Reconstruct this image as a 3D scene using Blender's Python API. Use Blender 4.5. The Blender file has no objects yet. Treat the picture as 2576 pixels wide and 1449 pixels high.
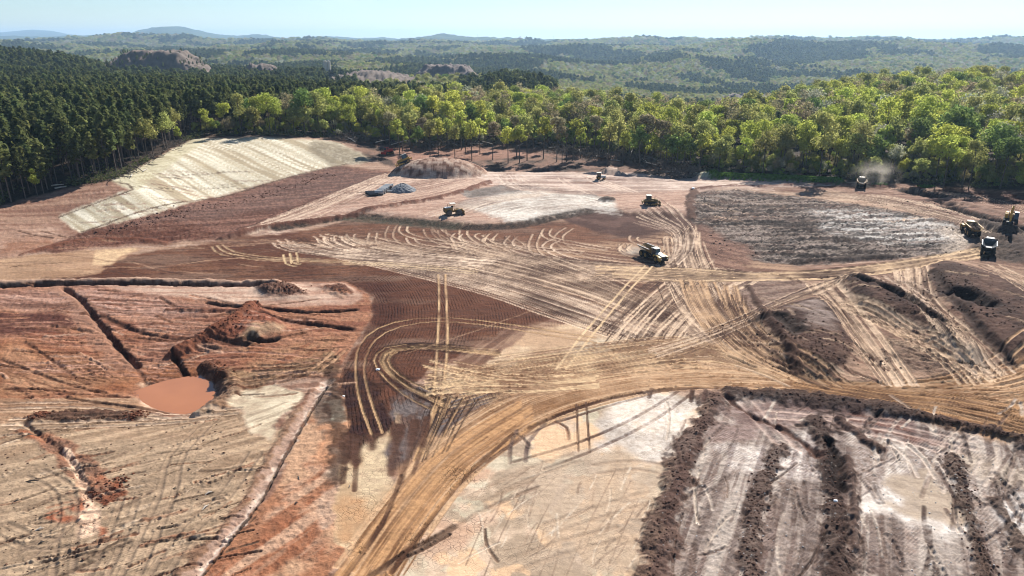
import bpy, bmesh, math, random
import numpy as np
from mathutils import Matrix, Vector

random.seed(7)
RNG = np.random.default_rng(11)
sc = bpy.context.scene
R = math.radians

# ------------------------------------------------------------------ camera
CAM_H = 55.0
PITCH = 20.1
FPX, CX, CY = 1717.0, 1288.0, 724.5          # photo measured in a 2576 x 1449 frame
SP, CP = math.sin(R(PITCH)), math.cos(R(PITCH))
cam_d = bpy.data.cameras.new('camera')
cam = bpy.data.objects.new('camera', cam_d)
sc.collection.objects.link(cam)
cam.location = (0, 0, CAM_H)
cam.rotation_euler = (R(90 - PITCH), 0, 0)
cam_d.sensor_width = 36.0
cam_d.lens = 36.0 * FPX / 2576.0
cam_d.clip_start = 1.0
cam_d.clip_end = 60000.0
sc.camera = cam

# ------------------------------------------------------------------ sky, sun, exposure
HAZE_DENS, HAZE_COL = 0.78e-4, (.50, .74, 1.0)
SKY_TINT = (.90, .99, 1.08)
SUN_EL, SUN_AZ = 38.0, 29.0                   # azimuth to the right of the view direction
world = bpy.data.worlds.new('World')
sc.world = world
world.use_nodes = True
nt = world.node_tree
nt.nodes.clear()
w_out = nt.nodes.new('ShaderNodeOutputWorld')
w_bg = nt.nodes.new('ShaderNodeBackground')
w_sky = nt.nodes.new('ShaderNodeTexSky')
w_sky.sky_type = 'NISHITA'
w_sky.sun_disc = False
w_sky.sun_elevation = R(SUN_EL)
w_sky.sun_rotation = R(SUN_AZ)
w_sky.altitude = 300
w_sky.air_density = 1.0
w_sky.dust_density = 0.0
w_sky.ozone_density = 2.6
w_bg.inputs['Strength'].default_value = 0.056
# a few thin high veils of cloud over the clear sky
w_tc = nt.nodes.new('ShaderNodeTexCoord'); w_mp = nt.nodes.new('ShaderNodeMapping'); w_mp.inputs['Scale'].default_value = (2.2, 2.2, 9.0); w_mp.inputs['Location'].default_value = (.35, .1, .2)
w_nz = nt.nodes.new('ShaderNodeTexNoise'); w_nz.inputs['Scale'].default_value = 1.6; w_nz.inputs['Detail'].default_value = 6; w_nz.inputs['Roughness'].default_value = .6
w_mr = nt.nodes.new('ShaderNodeMapRange'); w_mr.interpolation_type = 'SMOOTHSTEP'; w_mr.inputs['From Min'].default_value = .52; w_mr.inputs['From Max'].default_value = .8; w_mr.inputs['To Max'].default_value = .35
w_ti = nt.nodes.new('ShaderNodeMix'); w_ti.data_type = 'RGBA'; w_ti.blend_type = 'MULTIPLY'; w_ti.inputs[0].default_value = 1.0; w_ti.inputs[7].default_value = SKY_TINT + (1,)
w_mx = nt.nodes.new('ShaderNodeMix'); w_mx.data_type = 'RGBA'; w_mx.inputs[7].default_value = (8.6, 9.6, 10.2, 1)
nt.links.new(w_tc.outputs['Generated'], w_mp.inputs['Vector']); nt.links.new(w_mp.outputs[0], w_nz.inputs['Vector']); nt.links.new(w_nz.outputs['Fac'], w_mr.inputs['Value'])
nt.links.new(w_sky.outputs[0], w_ti.inputs[6]); nt.links.new(w_ti.outputs[2], w_mx.inputs[6]); nt.links.new(w_mr.outputs[0], w_mx.inputs[0])
nt.links.new(w_mx.outputs[2], w_bg.inputs['Color'])
nt.links.new(w_bg.outputs[0], w_out.inputs['Surface'])

sun_d = bpy.data.lights.new('sun', 'SUN')
sun_d.energy = 4.8
sun_d.angle = R(0.53)
sun_d.color = (1.0, 0.95, 0.88)
sun = bpy.data.objects.new('sun', sun_d)
sc.collection.objects.link(sun)
sdir = Vector((math.sin(R(SUN_AZ)) * math.cos(R(SUN_EL)), math.cos(R(SUN_AZ)) * math.cos(R(SUN_EL)), math.sin(R(SUN_EL))))
sun.rotation_euler = sdir.to_track_quat('Z', 'Y').to_euler()
sun.location = (200, 300, 400)

sc.view_settings.view_transform = 'Standard'
sc.view_settings.look = 'None'
sc.view_settings.exposure = 1.02
sc.view_settings.gamma = 1.0
sc.cycles.max_bounces = 5
sc.cycles.diffuse_bounces = 2
sc.cycles.glossy_bounces = 2
sc.cycles.transmission_bounces = 3
sc.cycles.volume_bounces = 0
sc.cycles.transparent_max_bounces = 8
sc.cycles.use_denoising = True
sc.cycles.filter_width = 1.05

COL = sc.collection

# ------------------------------------------------------------------ projection helpers (photo pixel <-> ground)
def ray(px, py):
    px = np.asarray(px, float); py = np.asarray(py, float)
    a = px - CX; b = CY - py
    return a, FPX * CP + b * SP, -FPX * SP + b * CP

def p2w_z(px, py, z):
    dx, dy, dz = ray(px, py)
    t = (z - CAM_H) / dz
    return dx * t, dy * t

def w2p(X, Y, Z):
    d = Y * CP - (Z - CAM_H) * SP
    u = Y * SP + (Z - CAM_H) * CP
    return CX + FPX * X / d, CY - FPX * u / d

# ------------------------------------------------------------------ noise
def _h(ix, iy, s):
    h = (ix.astype(np.uint32) * np.uint32(374761393)) ^ (iy.astype(np.uint32) * np.uint32(668265263)) ^ np.uint32((s * 2246822519) & 0xffffffff)
    h = (h ^ (h >> np.uint32(13))) * np.uint32(1274126177)
    h = h ^ (h >> np.uint32(16))
    return h.astype(np.float32) / np.float32(4294967295.0)

def vn(x, y, s=0):
    x = np.asarray(x, np.float32); y = np.asarray(y, np.float32)
    fx = np.floor(x); fy = np.floor(y)
    ix = fx.astype(np.int64); iy = fy.astype(np.int64)
    tx = x - fx; ty = y - fy
    tx = tx * tx * (3 - 2 * tx); ty = ty * ty * (3 - 2 * ty)
    a = _h(ix, iy, s); b = _h(ix + 1, iy, s); c = _h(ix, iy + 1, s); d = _h(ix + 1, iy + 1, s)
    return (a + (b - a) * tx) * (1 - ty) + (c + (d - c) * tx) * ty

def fbm(x, y, o=4, s=0):
    r = 0; amp = 1.0; tot = 0
    for k in range(o):
        f = 2.03 ** k
        r = r + amp * vn(x * f + 17.3 * k, y * f - 9.1 * k, s + k); tot += amp; amp *= 0.52
    return r / tot

def sst(a, b, x):
    t = np.clip((x - a) / (b - a), 0, 1)
    return t * t * (3 - 2 * t)

# ------------------------------------------------------------------ terrain
# control points of the graded site: photo x, photo y, height
CTRL = [(-300,1540,0),(600,1540,0),(1288,1540,0),(2000,1540,0),(2900,1540,.5),
 (0,1300,.3),(500,1250,0),(1000,1300,0),(1400,1250,0),(1750,1200,.2),(2150,1200,.5),(2576,1250,1),(2900,1200,2),
 (-300,1050,0),(0,1060,-.3),(250,1045,-1.3),(450,1000,-4.2),(560,1010,-2.2),(700,1000,-.2),(1000,1000,.2),(1400,950,.4),(1900,960,.5),(2300,1000,1),(2576,980,2),(2900,950,3.5),
 (-300,850,-.5),(0,880,-1),(200,850,-1.4),(400,900,-3.0),(330,960,-3.4),(600,850,-1),(800,850,-.6),(1000,820,.4),(1500,800,.5),(2000,830,1.6),(2300,830,2.4),(2576,820,3.5),
 (-300,715,1.2),(0,715,.6),(300,715,.6),(600,715,.6),(850,715,.5),(1200,700,.6),(1700,700,.6),(2100,690,1.8),(2480,640,4.6),(2800,700,6),
 (0,650,1.6),(300,640,1.0),(700,600,1.0),(1150,600,1.2),(1600,600,1.2),(1900,600,2),(2200,580,4),(2480,600,5.2),(2700,560,6.5),
 (-300,600,4),(60,635,2),(205,583,2),(520,500,2.6),(835,418,4.4),(960,440,3.6),(880,510,2.4),
 (0,560,4.8),(150,545,4.2),(335,476,9.2),(430,408,11.6),(490,355,13),(640,350,13),(780,352,11.5),(850,360,9),(938,405,4.8),
 (0,515,6.6),(180,470,8.6),(285,455,10.2),(400,390,12.6),(-300,560,6),(-300,480,9),
 (0,440,10),(200,400,12),(480,320,13),(700,320,13),(900,345,8),(1000,385,4.6),(1100,420,3.2),(1200,380,4.2),(1250,445,2.4),(1500,400,3.6),(1500,450,2.2),(1500,500,2.2),(1290,530,2.4),
 (1750,430,2.8),(1750,470,2.2),(2000,450,3.4),(2000,500,3.4),(2200,462,4),(2400,475,5),(2400,530,5.4),(2576,492,6),(2576,560,6),(2800,500,7.5),
 (1700,380,3),(2200,420,6),(2576,440,8.5),(2900,440,10)]
_cp = np.array(CTRL, float)
_cx, _cy = p2w_z(_cp[:, 0], _cp[:, 1], _cp[:, 2])
def _tk(d2):
    return d2 * np.log(np.sqrt(d2) + 1e-6)
def _tps_fit(x, y, z, lam=40.0):
    n = len(x)
    d2 = ((x[:, None] - x) ** 2 + (y[:, None] - y) ** 2) / 1e4
    K = _tk(d2) + np.eye(n) * lam * 1e-3
    P = np.c_[np.ones(n), x / 100, y / 100]
    A = np.block([[K, P], [P.T, np.zeros((3, 3))]])
    return np.linalg.solve(A, np.r_[z, 0, 0, 0])
_w = _tps_fit(_cx, _cy, _cp[:, 2])
def site_z(X, Y):
    X = np.asarray(X, np.float32); Y = np.asarray(Y, np.float32)
    if X.size < 3000:
        d2 = ((X[..., None] - _cx) ** 2 + (Y[..., None] - _cy) ** 2) * 1e-4
        return np.clip(_w[-3] + X / 100 * _w[-2] + Y / 100 * _w[-1] + (d2 * np.log(d2 + 1e-9)) @ (_w[:-3] * .5), -6, 18)
    z = np.float32(_w[-3]) + X / 100 * np.float32(_w[-2]) + Y / 100 * np.float32(_w[-1])
    for i in range(len(_cx)):
        d2 = ((X - np.float32(_cx[i])) ** 2 + (Y - np.float32(_cy[i])) ** 2) * np.float32(1e-4)
        z = z + np.float32(_w[i] * 0.5) * d2 * np.log(d2 + np.float32(1e-9))
    return np.clip(z, -6, 18)

# far country: rings of ground height, given directly (z) or by the photo's skyline (y)
RZ = [(330, 'z', [(-2500,10),(-600,12),(0,11),(500,12.5),(900,7),(1300,4),(1700,3),(1900,4),(2200,6),(2576,8),(3200,11),(5000,14)]),
 (450, 'z', [(-2500,10),(-600,12),(0,11),(500,11),(900,8),(1300,5),(1550,2),(1750,-3),(1880,-2),(2000,4),(2150,9),(2350,13),(2576,15),(3200,18),(5000,14)]),
 (560, 'z', [(-2500,8),(-600,10),(0,10),(500,8),(900,2),(1300,0),(1600,-14),(1800,-18),(1950,-10),(2200,7),(2400,12),(2576,13),(3200,14),(5000,10)]),
 (700, 'z', [(-2500,20),(0,14),(200,9),(300,5),(600,2),(800,-3),(1000,-4),(1150,-1),(1270,9),(1370,6),(1500,-14),(1700,-30),(2000,-26),(2300,-8),(2576,-2),(3200,0),(5000,0)]),
 (900, 'z', [(-2500,35),(-300,34),(0,29),(150,22),(250,10),(420,5),(600,2),(830,3),(900,4),(1050,4),(1180,4),(1280,-4),(1500,-30),(1800,-42),(2100,-42),(2576,-32),(5000,-20)]),
 (1150, 'z', [(-2500,20),(0,8),(400,0),(700,-8),(1000,-18),(1400,-36),(1800,-46),(2576,-46),(5000,-40)]),
 (1500, 'y', [(-2500,170),(0,178),(500,175),(900,172),(1288,196),(1600,218),(1900,226),(2300,216),(2576,206),(5000,200)]),
 (2200, 'y', [(-2500,140),(0,142),(500,140),(900,146),(1288,146),(1500,158),(1700,142),(1950,168),(2200,146),(2576,156),(5000,150)]),
 (3000, 'y', [(-2500,118),(0,118),(500,121),(900,122),(1288,118),(1600,112),(1950,114),(2200,119),(2576,129),(5000,120)]),
 (4500, 'y', [(-2500,105),(0,104),(300,101),(700,108),(1000,110),(1288,107),(1700,111),(2200,108),(2576,115),(5000,112)]),
 (6500, 'y', [(-2500,98),(0,96),(200,98),(700,102),(1000,99),(1060,92),(1105,86),(1160,94),(1300,99),(1700,100),(2100,97),(2400,100),(2576,101),(5000,100)]),
 (9000, 'y', [(-2500,95),(-200,95),(0,93),(150,89),(300,83),(360,75),(405,67),(450,74),(520,85),(600,93),(650,90),(750,96),(830,91),(900,94),(1100,98),(1500,100),(2000,99),(2576,99),(5000,99)]),
 (16000, 'y', [(-2500,95),(-200,92),(0,81),(80,74),(130,77),(170,85),(230,91),(400,101),(2000,101),(2380,98),(2420,94),(2500,97),(2540,93),(2700,98),(5000,98)]),
 (20000, 'z', [(-2500,-60),(5000,-60)])]
_ring_D = np.array([r[0] for r in RZ], float)
_ring_t = []
for D, kind, lst in RZ:
    tt, zz = [], []
    for x, v in lst:
        yy = 100.0 if kind == 'z' else v
        dx, dy, dz = ray(x, yy)
        tt.append(dx / dy); zz.append(v if kind == 'z' else CAM_H + D * dz / dy - (12 if D < 5000 else 6))
    _ring_t.append((np.array(tt), np.array(zz)))
_dip = np.array([0, 0, 0, 0, 0, 2, 10, 14, 22, 30, 45, 70, 60])
def far_z(X, Y):
    X = np.asarray(X, float); Y = np.maximum(np.asarray(Y, float), 1)
    t = X / Y
    Z = np.stack([np.interp(t, a, b) for a, b in _ring_t])
    L = np.log(np.clip(Y, _ring_D[0], _ring_D[-1] - 1)); LD = np.log(_ring_D)
    k = np.clip(np.searchsorted(LD, L, side='right') - 1, 0, len(LD) - 2)
    f = (L - LD[k]) / (LD[k + 1] - LD[k])
    g = f * f * (3 - 2 * f)
    za = np.take_along_axis(Z, k[None], 0)[0]; zb = np.take_along_axis(Z, (k + 1)[None], 0)[0]
    z = za + (zb - za) * g - _dip[k] * np.sin(math.pi * f) ** 2
    amp = sst(900, 1600, Y) * np.clip(Y / 2200, 0, 1.6)
    bump = np.clip(1 - (Y - 9000) / 4000, 0, 1)
    z = z + amp * ((fbm(X / 330, Y / 420, 4, 31) - .5) * 46 + (fbm(X / 1300, Y / 900, 3, 37) - .5) * 40) * bump
    return z

def terrain(X, Y):
    X = np.asarray(X, float); Y = np.asarray(Y, float)
    s = site_z(X, Y)
    if Y.size < 3000 and Y.max() < 330 and np.abs(X).max() < 330: return s
    b = sst(330, 430, Y)
    side = sst(330, 480, np.abs(X))
    b = np.maximum(b, side * sst(100, 200, Y))
    return s * (1 - b) + far_z(X, np.maximum(Y, 330)) * b

def p2w(px, py, it=5):
    px = np.atleast_1d(np.asarray(px, float)); py = np.atleast_1d(np.asarray(py, float))
    z = np.full(px.shape, 2.0)
    for _ in range(it):
        X, Y = p2w_z(px, py, z)
        z = 0.35 * z + 0.65 * terrain(X, Y)
    X, Y = p2w_z(px, py, z)
    return X, Y, z

def P(x, y):
    X, Y, Z = p2w(x, y)
    return float(X[0]), float(Y[0]), float(Z[0])

# ------------------------------------------------------------------ helpers for materials and objects
def lin(c, k=1.0):
    out = []
    for v in c[:3]:
        v = v / 255.0
        out.append((v / 12.92 if v <= 0.04045 else ((v + 0.055) / 1.055) ** 2.4) / k)
    return tuple(out)
KEXP = 1.62                                   # what sunlit soil shows in the picture / its base colour
def soil(r, g, b):
    return np.array(lin((r, g, b), KEXP), np.float32)

MATS = {}
def mat(name, col=(.5, .5, .5), rough=.7, metal=0.0, spec=.5, noise=0.12, nscale=3.0, emit=None):
    if name in MATS: return MATS[name]
    m = bpy.data.materials.new(name); m.use_nodes = True
    n = m.node_tree.nodes; l = m.node_tree.links
    b = n['Principled BSDF']
    b.inputs['Roughness'].default_value = rough
    b.inputs['Metallic'].default_value = metal
    b.inputs['Specular IOR Level'].default_value = spec
    tc = n.new('ShaderNodeTexCoord'); nz = n.new('ShaderNodeTexNoise')
    nz.inputs['Scale'].default_value = nscale; nz.inputs['Detail'].default_value = 5
    l.new(tc.outputs['Object'], nz.inputs['Vector'])
    mx = n.new('ShaderNodeMix'); mx.data_type = 'RGBA'
    mx.inputs[6].default_value = tuple(v * (1 - noise * 1.6) for v in col) + (1,)
    mx.inputs[7].default_value = tuple(min(1, v * (1 + noise * 1.4)) for v in col) + (1,)
    l.new(nz.outputs['Fac'], mx.inputs[0]); l.new(mx.outputs[2], b.inputs['Base Color'])
    MATS[name] = m
    return m

def setp(o, label=None, cat=None, group=None, kind=None):
    if label: o['label'] = label
    if cat: o['category'] = cat
    if group: o['group'] = group
    if kind: o['kind'] = kind
    return o

def mesh_obj(name, verts, faces, material=None, parent=None, smooth=False):
    me = bpy.data.meshes.new(name)
    me.from_pydata([tuple(v) for v in verts], [], faces)
    me.update()
    if smooth:
        me.polygons.foreach_set('use_smooth', np.ones(len(me.polygons), bool))
    if material: me.materials.append(material)
    o = bpy.data.objects.new(name, me); COL.objects.link(o)
    if parent: o.parent = parent
    return o

def grid_mesh(name, X, Y, Z, smooth=True):
    nr, nc = X.shape
    me = bpy.data.meshes.new(name)
    nv = nr * nc
    me.vertices.add(nv)
    me.vertices.foreach_set('co', np.stack([X, Y, Z], -1).astype(np.float32).ravel())
    idx = np.arange(nv).reshape(nr, nc)
    q = np.stack([idx[:-1, :-1], idx[:-1, 1:], idx[1:, 1:], idx[1:, :-1]], -1).reshape(-1, 4)
    me.loops.add(q.size); me.polygons.add(len(q))
    me.loops.foreach_set('vertex_index', q.ravel().astype(np.int32))
    me.polygons.foreach_set('loop_start', np.arange(0, q.size, 4, dtype=np.int32))
    if smooth: me.polygons.foreach_set('use_smooth', np.ones(len(q), bool))
    me.update(calc_edges=True)
    return me

# ------------------------------------------------------------------ the site ground: grid, relief, soil colours
NCOL, NROW = 1200, 720
py_rows = np.linspace(1580, 318, NROW)
_dx, _dy, _dz = ray(np.full(NROW, CX), py_rows)
Yr = -CAM_H / _dz * _dy; Sr = Yr / _dy
Yx = np.linspace(-160, Yr[0], 13)[:-1]; Sx = np.full(12, Sr[0])
Yall = np.r_[Yx, Yr]; Sall = np.r_[Sx, Sr]
pc = np.linspace(-350, 2926, NCOL)
wl = -350 - np.cumsum(np.linspace(3, 320, 24))[::-1]; wr = 2926 + np.cumsum(np.linspace(3, 320, 24))
pcol = np.r_[wl, pc, wr]
GX = ((pcol[None, :] - CX) * Sall[:, None]).astype(np.float32)
GY = np.repeat(Yall[:, None], len(pcol), 1).astype(np.float32)
GZ0 = terrain(GX, GY).astype(np.float32)
RO, CO = 12, 24                                # offset of the fine part in the grid
def gidx(X, Y):
    a, b = w2p(np.asarray(X), np.asarray(Y), 0.0)
    return (1580 - b) / (1580 - 318) * (NROW - 1) + RO, (a + 350) / (2926 + 350) * (NCOL - 1) + CO
PXW, PYW = w2p(GX, np.maximum(GY, 20), GZ0)
# warped looks for ragged borders
_wx = (fbm(GX / 3.1, GY / 3.1, 4, 3) - .5); _wy = (fbm(GX / 3.1, GY / 3.1, 4, 5) - .5)
_cw = (fbm(GX / 14, GY / 14, 3, 6) - .5); _cw2 = (fbm(GX / 14, GY / 14, 3, 8) - .5)
PX1, PY1 = w2p(GX + 3.0 * _wx + 3 * _cw, np.maximum(GY + 3.0 * _wy + 3 * _cw2, 20), GZ0)
PX2, PY2 = w2p(GX + 7 * _wx + 10 * _cw, np.maximum(GY + 7 * _wy + 10 * _cw2, 20), GZ0)
SHP = GX.shape
base = np.zeros(SHP + (3,), np.float32)
ROUGH = np.full(SHP, .35, np.float32)          # clod height
STRIPE = np.zeros(SHP, np.float32); WET = np.zeros(SHP, np.float32); CRACK = np.zeros(SHP, np.float32)
TREAD = np.zeros(SHP, np.float32)
DZ = np.zeros(SHP, np.float32)

def blur(m, n):
    if n <= 0: return m
    for ax in (0, 1):
        k = int(n)
        c = np.cumsum(np.pad(m, [(k + 1, k) if a == ax else (0, 0) for a in (0, 1)], mode='edge'), ax, dtype=np.float64)
        sl1 = [slice(None)] * 2; sl0 = [slice(None)] * 2
        sl1[ax] = slice(2 * k + 1, None); sl0[ax] = slice(0, -(2 * k + 1))
        m = ((c[tuple(sl1)] - c[tuple(sl0)]) / (2 * k + 1)).astype(np.float32)
    return m

def window(px, py, pad=60):
    """grid window that covers a box of photo pixels (heights up to ~15 m allowed for)"""
    x0, x1, y0, y1 = min(px) - pad, max(px) + pad, min(py) - pad, max(py) + pad
    hit = (PXL > x0) & (PXL < x1) & (PYL > y0) & (PYL < y1)
    rr = np.nonzero(hit.any(1))[0]; cc = np.nonzero(hit.any(0))[0]
    if len(rr) == 0 or len(cc) == 0: return (slice(0, 1), slice(0, 1))
    return (slice(max(rr[0] * 4 - 4, 0), min(rr[-1] * 4 + 8, SHP[0])), slice(max(cc[0] * 4 - 4, 0), min(cc[-1] * 4 + 8, SHP[1])))
PXL, PYL = PXW[::4, ::4].copy(), PYW[::4, ::4].copy()
PYL[GY[::4, ::4] < 22] = 1e6

def pmask(poly, warp=1, feather=0, win=None):
    p = np.array(poly, float)
    s = win or window(p[:, 0], p[:, 1])
    A, B = ((PXW, PYW), (PX1, PY1), (PX2, PY2))[warp]
    x = A[s]; y = B[s]
    ins = np.zeros(x.shape, bool)
    n = len(p)
    for i in range(n):
        x1, y1 = p[i]; x2, y2 = p[(i + 1) % n]
        if y1 == y2: continue
        cnd = (y1 > y) != (y2 > y)
        ins ^= cnd & (x < (x2 - x1) * (y - y1) / (y2 - y1) + x1)
    ins &= GY[s] > 22
    m = blur(ins.astype(np.float32), feather)
    return m if win else (m, s)

def spline(p, step=4.0):
    p = np.asarray(p, float)
    if len(p) == 2: q = p
    else:
        e = np.vstack([2 * p[0] - p[1], p, 2 * p[-1] - p[-2]])
        out = []
        for i in range(1, len(e) - 2):
            d = np.hypot(*(e[i + 1] - e[i]))
            n = max(2, int(d / step))
            t = np.linspace(0, 1, n, endpoint=False)[:, None]
            a, b, c, dd = e[i - 1], e[i], e[i + 1], e[i + 2]
            out.append(.5 * ((2 * b) + (c - a) * t + (2 * a - 5 * b + 4 * c - dd) * t ** 2 + (3 * b - a - 3 * c + dd) * t ** 3))
        q = np.vstack(out + [p[-1:]])
    return q

def wpts(px, step=4.0):
    p = np.array(px, float)
    X, Y, Z = p2w(p[:, 0], p[:, 1])
    return spline(np.c_[X, Y], step)

def offset(q, d):
    t = np.gradient(q, axis=0); n = np.c_[-t[:, 1], t[:, 0]]
    n /= np.maximum(np.hypot(n[:, 0], n[:, 1])[:, None], 1e-6)
    return q + n * d

def dist_line(q, reach, val=None, fill=1e3):
    """distance of grid vertices to a world polyline, only within reach metres; val: also a parameter along the line"""
    D = np.full(SHP, fill, np.float32)
    T = np.zeros(SHP, np.float32) if val is not None else None
    acc = 0.0
    for i in range(len(q) - 1):
        a, b = q[i], q[i + 1]
        L = float(np.hypot(*(b - a)))
        xs = np.array([a[0], b[0], a[0], b[0]]); ys = np.array([a[1], b[1], a[1], b[1]])
        cor_x = np.r_[min(a[0], b[0]) - reach, max(a[0], b[0]) + reach, min(a[0], b[0]) - reach, max(a[0], b[0]) + reach]
        cor_y = np.r_[min(a[1], b[1]) - reach, min(a[1], b[1]) - reach, max(a[1], b[1]) + reach, max(a[1], b[1]) + reach]
        if cor_y.max() < 25 or cor_y.min() > 495: acc += L; continue
        r, c = gidx(cor_x, np.clip(cor_y, 30, 600))
        r0, r1 = int(np.clip(r.min() - 1, 0, SHP[0] - 1)), int(np.clip(r.max() + 2, 1, SHP[0]))
        c0, c1 = int(np.clip(c.min() - 1, 0, SHP[1] - 1)), int(np.clip(c.max() + 2, 1, SHP[1]))
        if r1 <= r0 or c1 <= c0: acc += L; continue
        s = (slice(r0, r1), slice(c0, c1))
        vx, vy = b - a
        wx = GX[s] - a[0]; wy = GY[s] - a[1]
        t = np.clip((wx * vx + wy * vy) / max(L * L, 1e-6), 0, 1)
        d = np.hypot(wx - t * vx, wy - t * vy).astype(np.float32)
        cur = D[s]
        if T is not None:
            T[s] = np.where(d < cur, acc + t * L, T[s])
        np.minimum(cur, d, out=cur); D[s] = cur
        acc += L
    return (D, T) if T is not None else D

def seg_max(mask, q, w, a=1.0, soft=.45, z=None, dz=0.0):
    """add a band of half-width w along q to mask (max); optionally dig a rut of depth dz in z"""
    reach = w * 2.2
    for i in range(len(q) - 1):
        p0, p1 = q[i], q[i + 1]
        cx = np.array([p0[0], p1[0]]); cy = np.array([p0[1], p1[1]])
        xs = np.array([cx.min() - reach, cx.max() + reach]); ys = np.array([cy.min() - reach, cy.max() + reach])
        if ys.max() < 25 or ys.min() > 495: continue
        r, c = gidx(np.array([xs[0], xs[1], xs[0], xs[1]]), np.clip(np.array([ys[0], ys[0], ys[1], ys[1]]), 30, 600))
        r0, r1 = int(np.clip(r.min(), 0, SHP[0] - 1)), int(np.clip(r.max() + 2, 1, SHP[0]))
        c0, c1 = int(np.clip(c.min(), 0, SHP[1] - 1)), int(np.clip(c.max() + 2, 1, SHP[1]))
        if r1 <= r0 or c1 <= c0: continue
        s = (slice(r0, r1), slice(c0, c1))
        v = p1 - p0; L2 = max(float(v @ v), 1e-6)
        wx = GX[s] - p0[0]; wy = GY[s] - p0[1]
        t = np.clip((wx * v[0] + wy * v[1]) / L2, 0, 1)
        d = np.hypot(wx - t * v[0], wy - t * v[1])
        # a band thinner than the local cell still has to show
        rm_ = min((r0 + r1) // 2, SHP[0] - 2); cm_ = min((c0 + c1) // 2, SHP[1] - 2)
        Lv = math.sqrt(L2)
        cell = .55 * (abs(v[1]) / Lv * float(GX[rm_, cm_ + 1] - GX[rm_, cm_]) + abs(v[0]) / Lv * float(GY[rm_ + 1, cm_] - GY[rm_, cm_]))
        ww = max(w, cell)
        k = a * (w / ww) ** .55
        m = k * (1 - sst(ww * (1 - soft), ww * (1 + soft * .4), d)).astype(np.float32)
        np.maximum(mask[s], m, out=mask[s])
        if z is not None and dz:
            g = (1 - sst(0, ww * 1.0, d)) - .55 * (1 - sst(0, ww * .55, np.abs(d - ww * 1.35)))
            gd = g * dz * (w / ww)
            z[s] = np.where(np.abs(gd) > np.abs(z[s]), -gd, z[s])

FINE = fbm(GX / 1.1, GY / 1.1, 3, 41)          # shared fine noises
MID = fbm(GX / 6, GY / 6, 4, 43)
BIG = fbm(GX / 26, GY / 26, 4, 47)
HORZ = fbm(GX / 14, GY / 1.5, 4, 53)           # streaks that run across the view
JAG = fbm(GX / 1.6, GY / 1.6, 3, 55)
ALL = (slice(None), slice(None))
def paint(mask, col, a=1.0, br=0.0, noise=None, s=ALL):
    m = np.clip(mask * a, 0, 1)
    if br and noise is not None:
        m = np.clip(m * (1 + br * (noise[s] - .5) * 4), 0, 1)
    m = m[..., None]
    base[s] = base[s] * (1 - m) + col * m

def setf(F, mask, v, s=ALL):
    m = np.clip(mask, 0, 1)
    F[s] = F[s] * (1 - m) + v * m

def dn(s, ang, along=16, across=1.2, seed=61, o=4):
    """noise drawn out along a ground direction"""
    c, sn = math.cos(R(ang)), math.sin(R(ang))
    u = GX[s] * c + GY[s] * sn; v = -GX[s] * sn + GY[s] * c
    return fbm(u / along, v / across, o, seed)

def streakf(st, s):
    if isinstance(st, tuple): return dn(s, *st)
    return {None: MID, 'h': HORZ, 'b': BIG, 'f': FINE, 'm': MID}[st][s]

def region(poly, col, a=1.0, warp=1, feather=1, rough=None, streak=None, col2=None, thr=.5, wid=.12, stripe=None, wet=None, crack=None, tread=None, br=0.25, raise_=0.0, soft=4, more=()):
    """paint a soil patch; more = further (streak, low, high, colour, strength) layers inside it"""
    m, s = pmask(poly, warp, feather)
    paint(m, soil(*col), a, br, FINE, s)
    if col2 is not None:
        paint(m * sst(thr - wid, thr + wid, streakf(streak, s)), soil(*col2), a, s=s)
    for st, lo, hi, c, al in more:
        paint(m * sst(lo, hi, streakf(st, s)), soil(*c), al, s=s)
    for F, v in ((ROUGH, rough), (STRIPE, stripe), (WET, wet), (CRACK, crack), (TREAD, tread)):
        if v is not None: setf(F, m, v, s)
    if raise_: DZ[s] += blur(m, soft) * raise_

def dir_noise(*a):
    return tuple(a)

# ---- 0 whole site
base[...] = soil(182, 148, 124)
paint(sst(.4, .62, BIG), soil(158, 118, 97))
paint(sst(.5, .7, HORZ), soil(204, 174, 150), .6)
# ---- woodland floor beyond the cut line
FOREST_EDGE = [(-900,560),(-350,560),(0,518),(90,497),(180,472),(285,455),(400,388),(485,346),(640,342),(800,346),(900,352),(980,372),(1100,372),(1230,362),(1400,372),(1560,396),(1680,418),(1760,432),(1900,444),(2100,454),(2200,458),(2350,468),(2576,488),(2926,505),(3600,520)]
EDGE_P = FOREST_EDGE + [(3600,250),(-900,250)]
region(EDGE_P, (88,74,64), br=0, col2=(108,88,74), thr=.52, wid=.08, rough=.5)
# cut-over ground with stumps, in front of the wood's middle
region([(850,352),(1000,368),(1230,362),(1400,372),(1560,396),(1700,425),(1620,440),(1300,438),(1190,432),(1000,425),(940,400)], (158,124,106), rough=.5, col2=(112,92,80), thr=.5, br=.4)
region([(850,352),(960,366),(985,392),(1000,425),(1180,405),(1400,390),(1230,372)], (186,142,122), .8, col2=(160,118,98), streak='h')
# ---- 1 left upland, bare
N1 = dir_noise(12, 22, 1.4, 71)
region([(-350,560),(0,520),(180,472),(275,460),(340,474),(150,546),(205,584),(60,642),(-350,690)], (184,146,122), col2=(160,118,98), streak=N1, rough=.35)
region([(-350,590),(0,590),(150,560),(190,590),(60,640),(-350,690)], (184,146,122), 0, 2, 2, more=[(N1,.45,.6,(204,170,146),.8)])
region([(20,612),(110,600),(160,606),(60,640),(0,640)], (170,118,90), .7, warp=2, feather=3)
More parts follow.
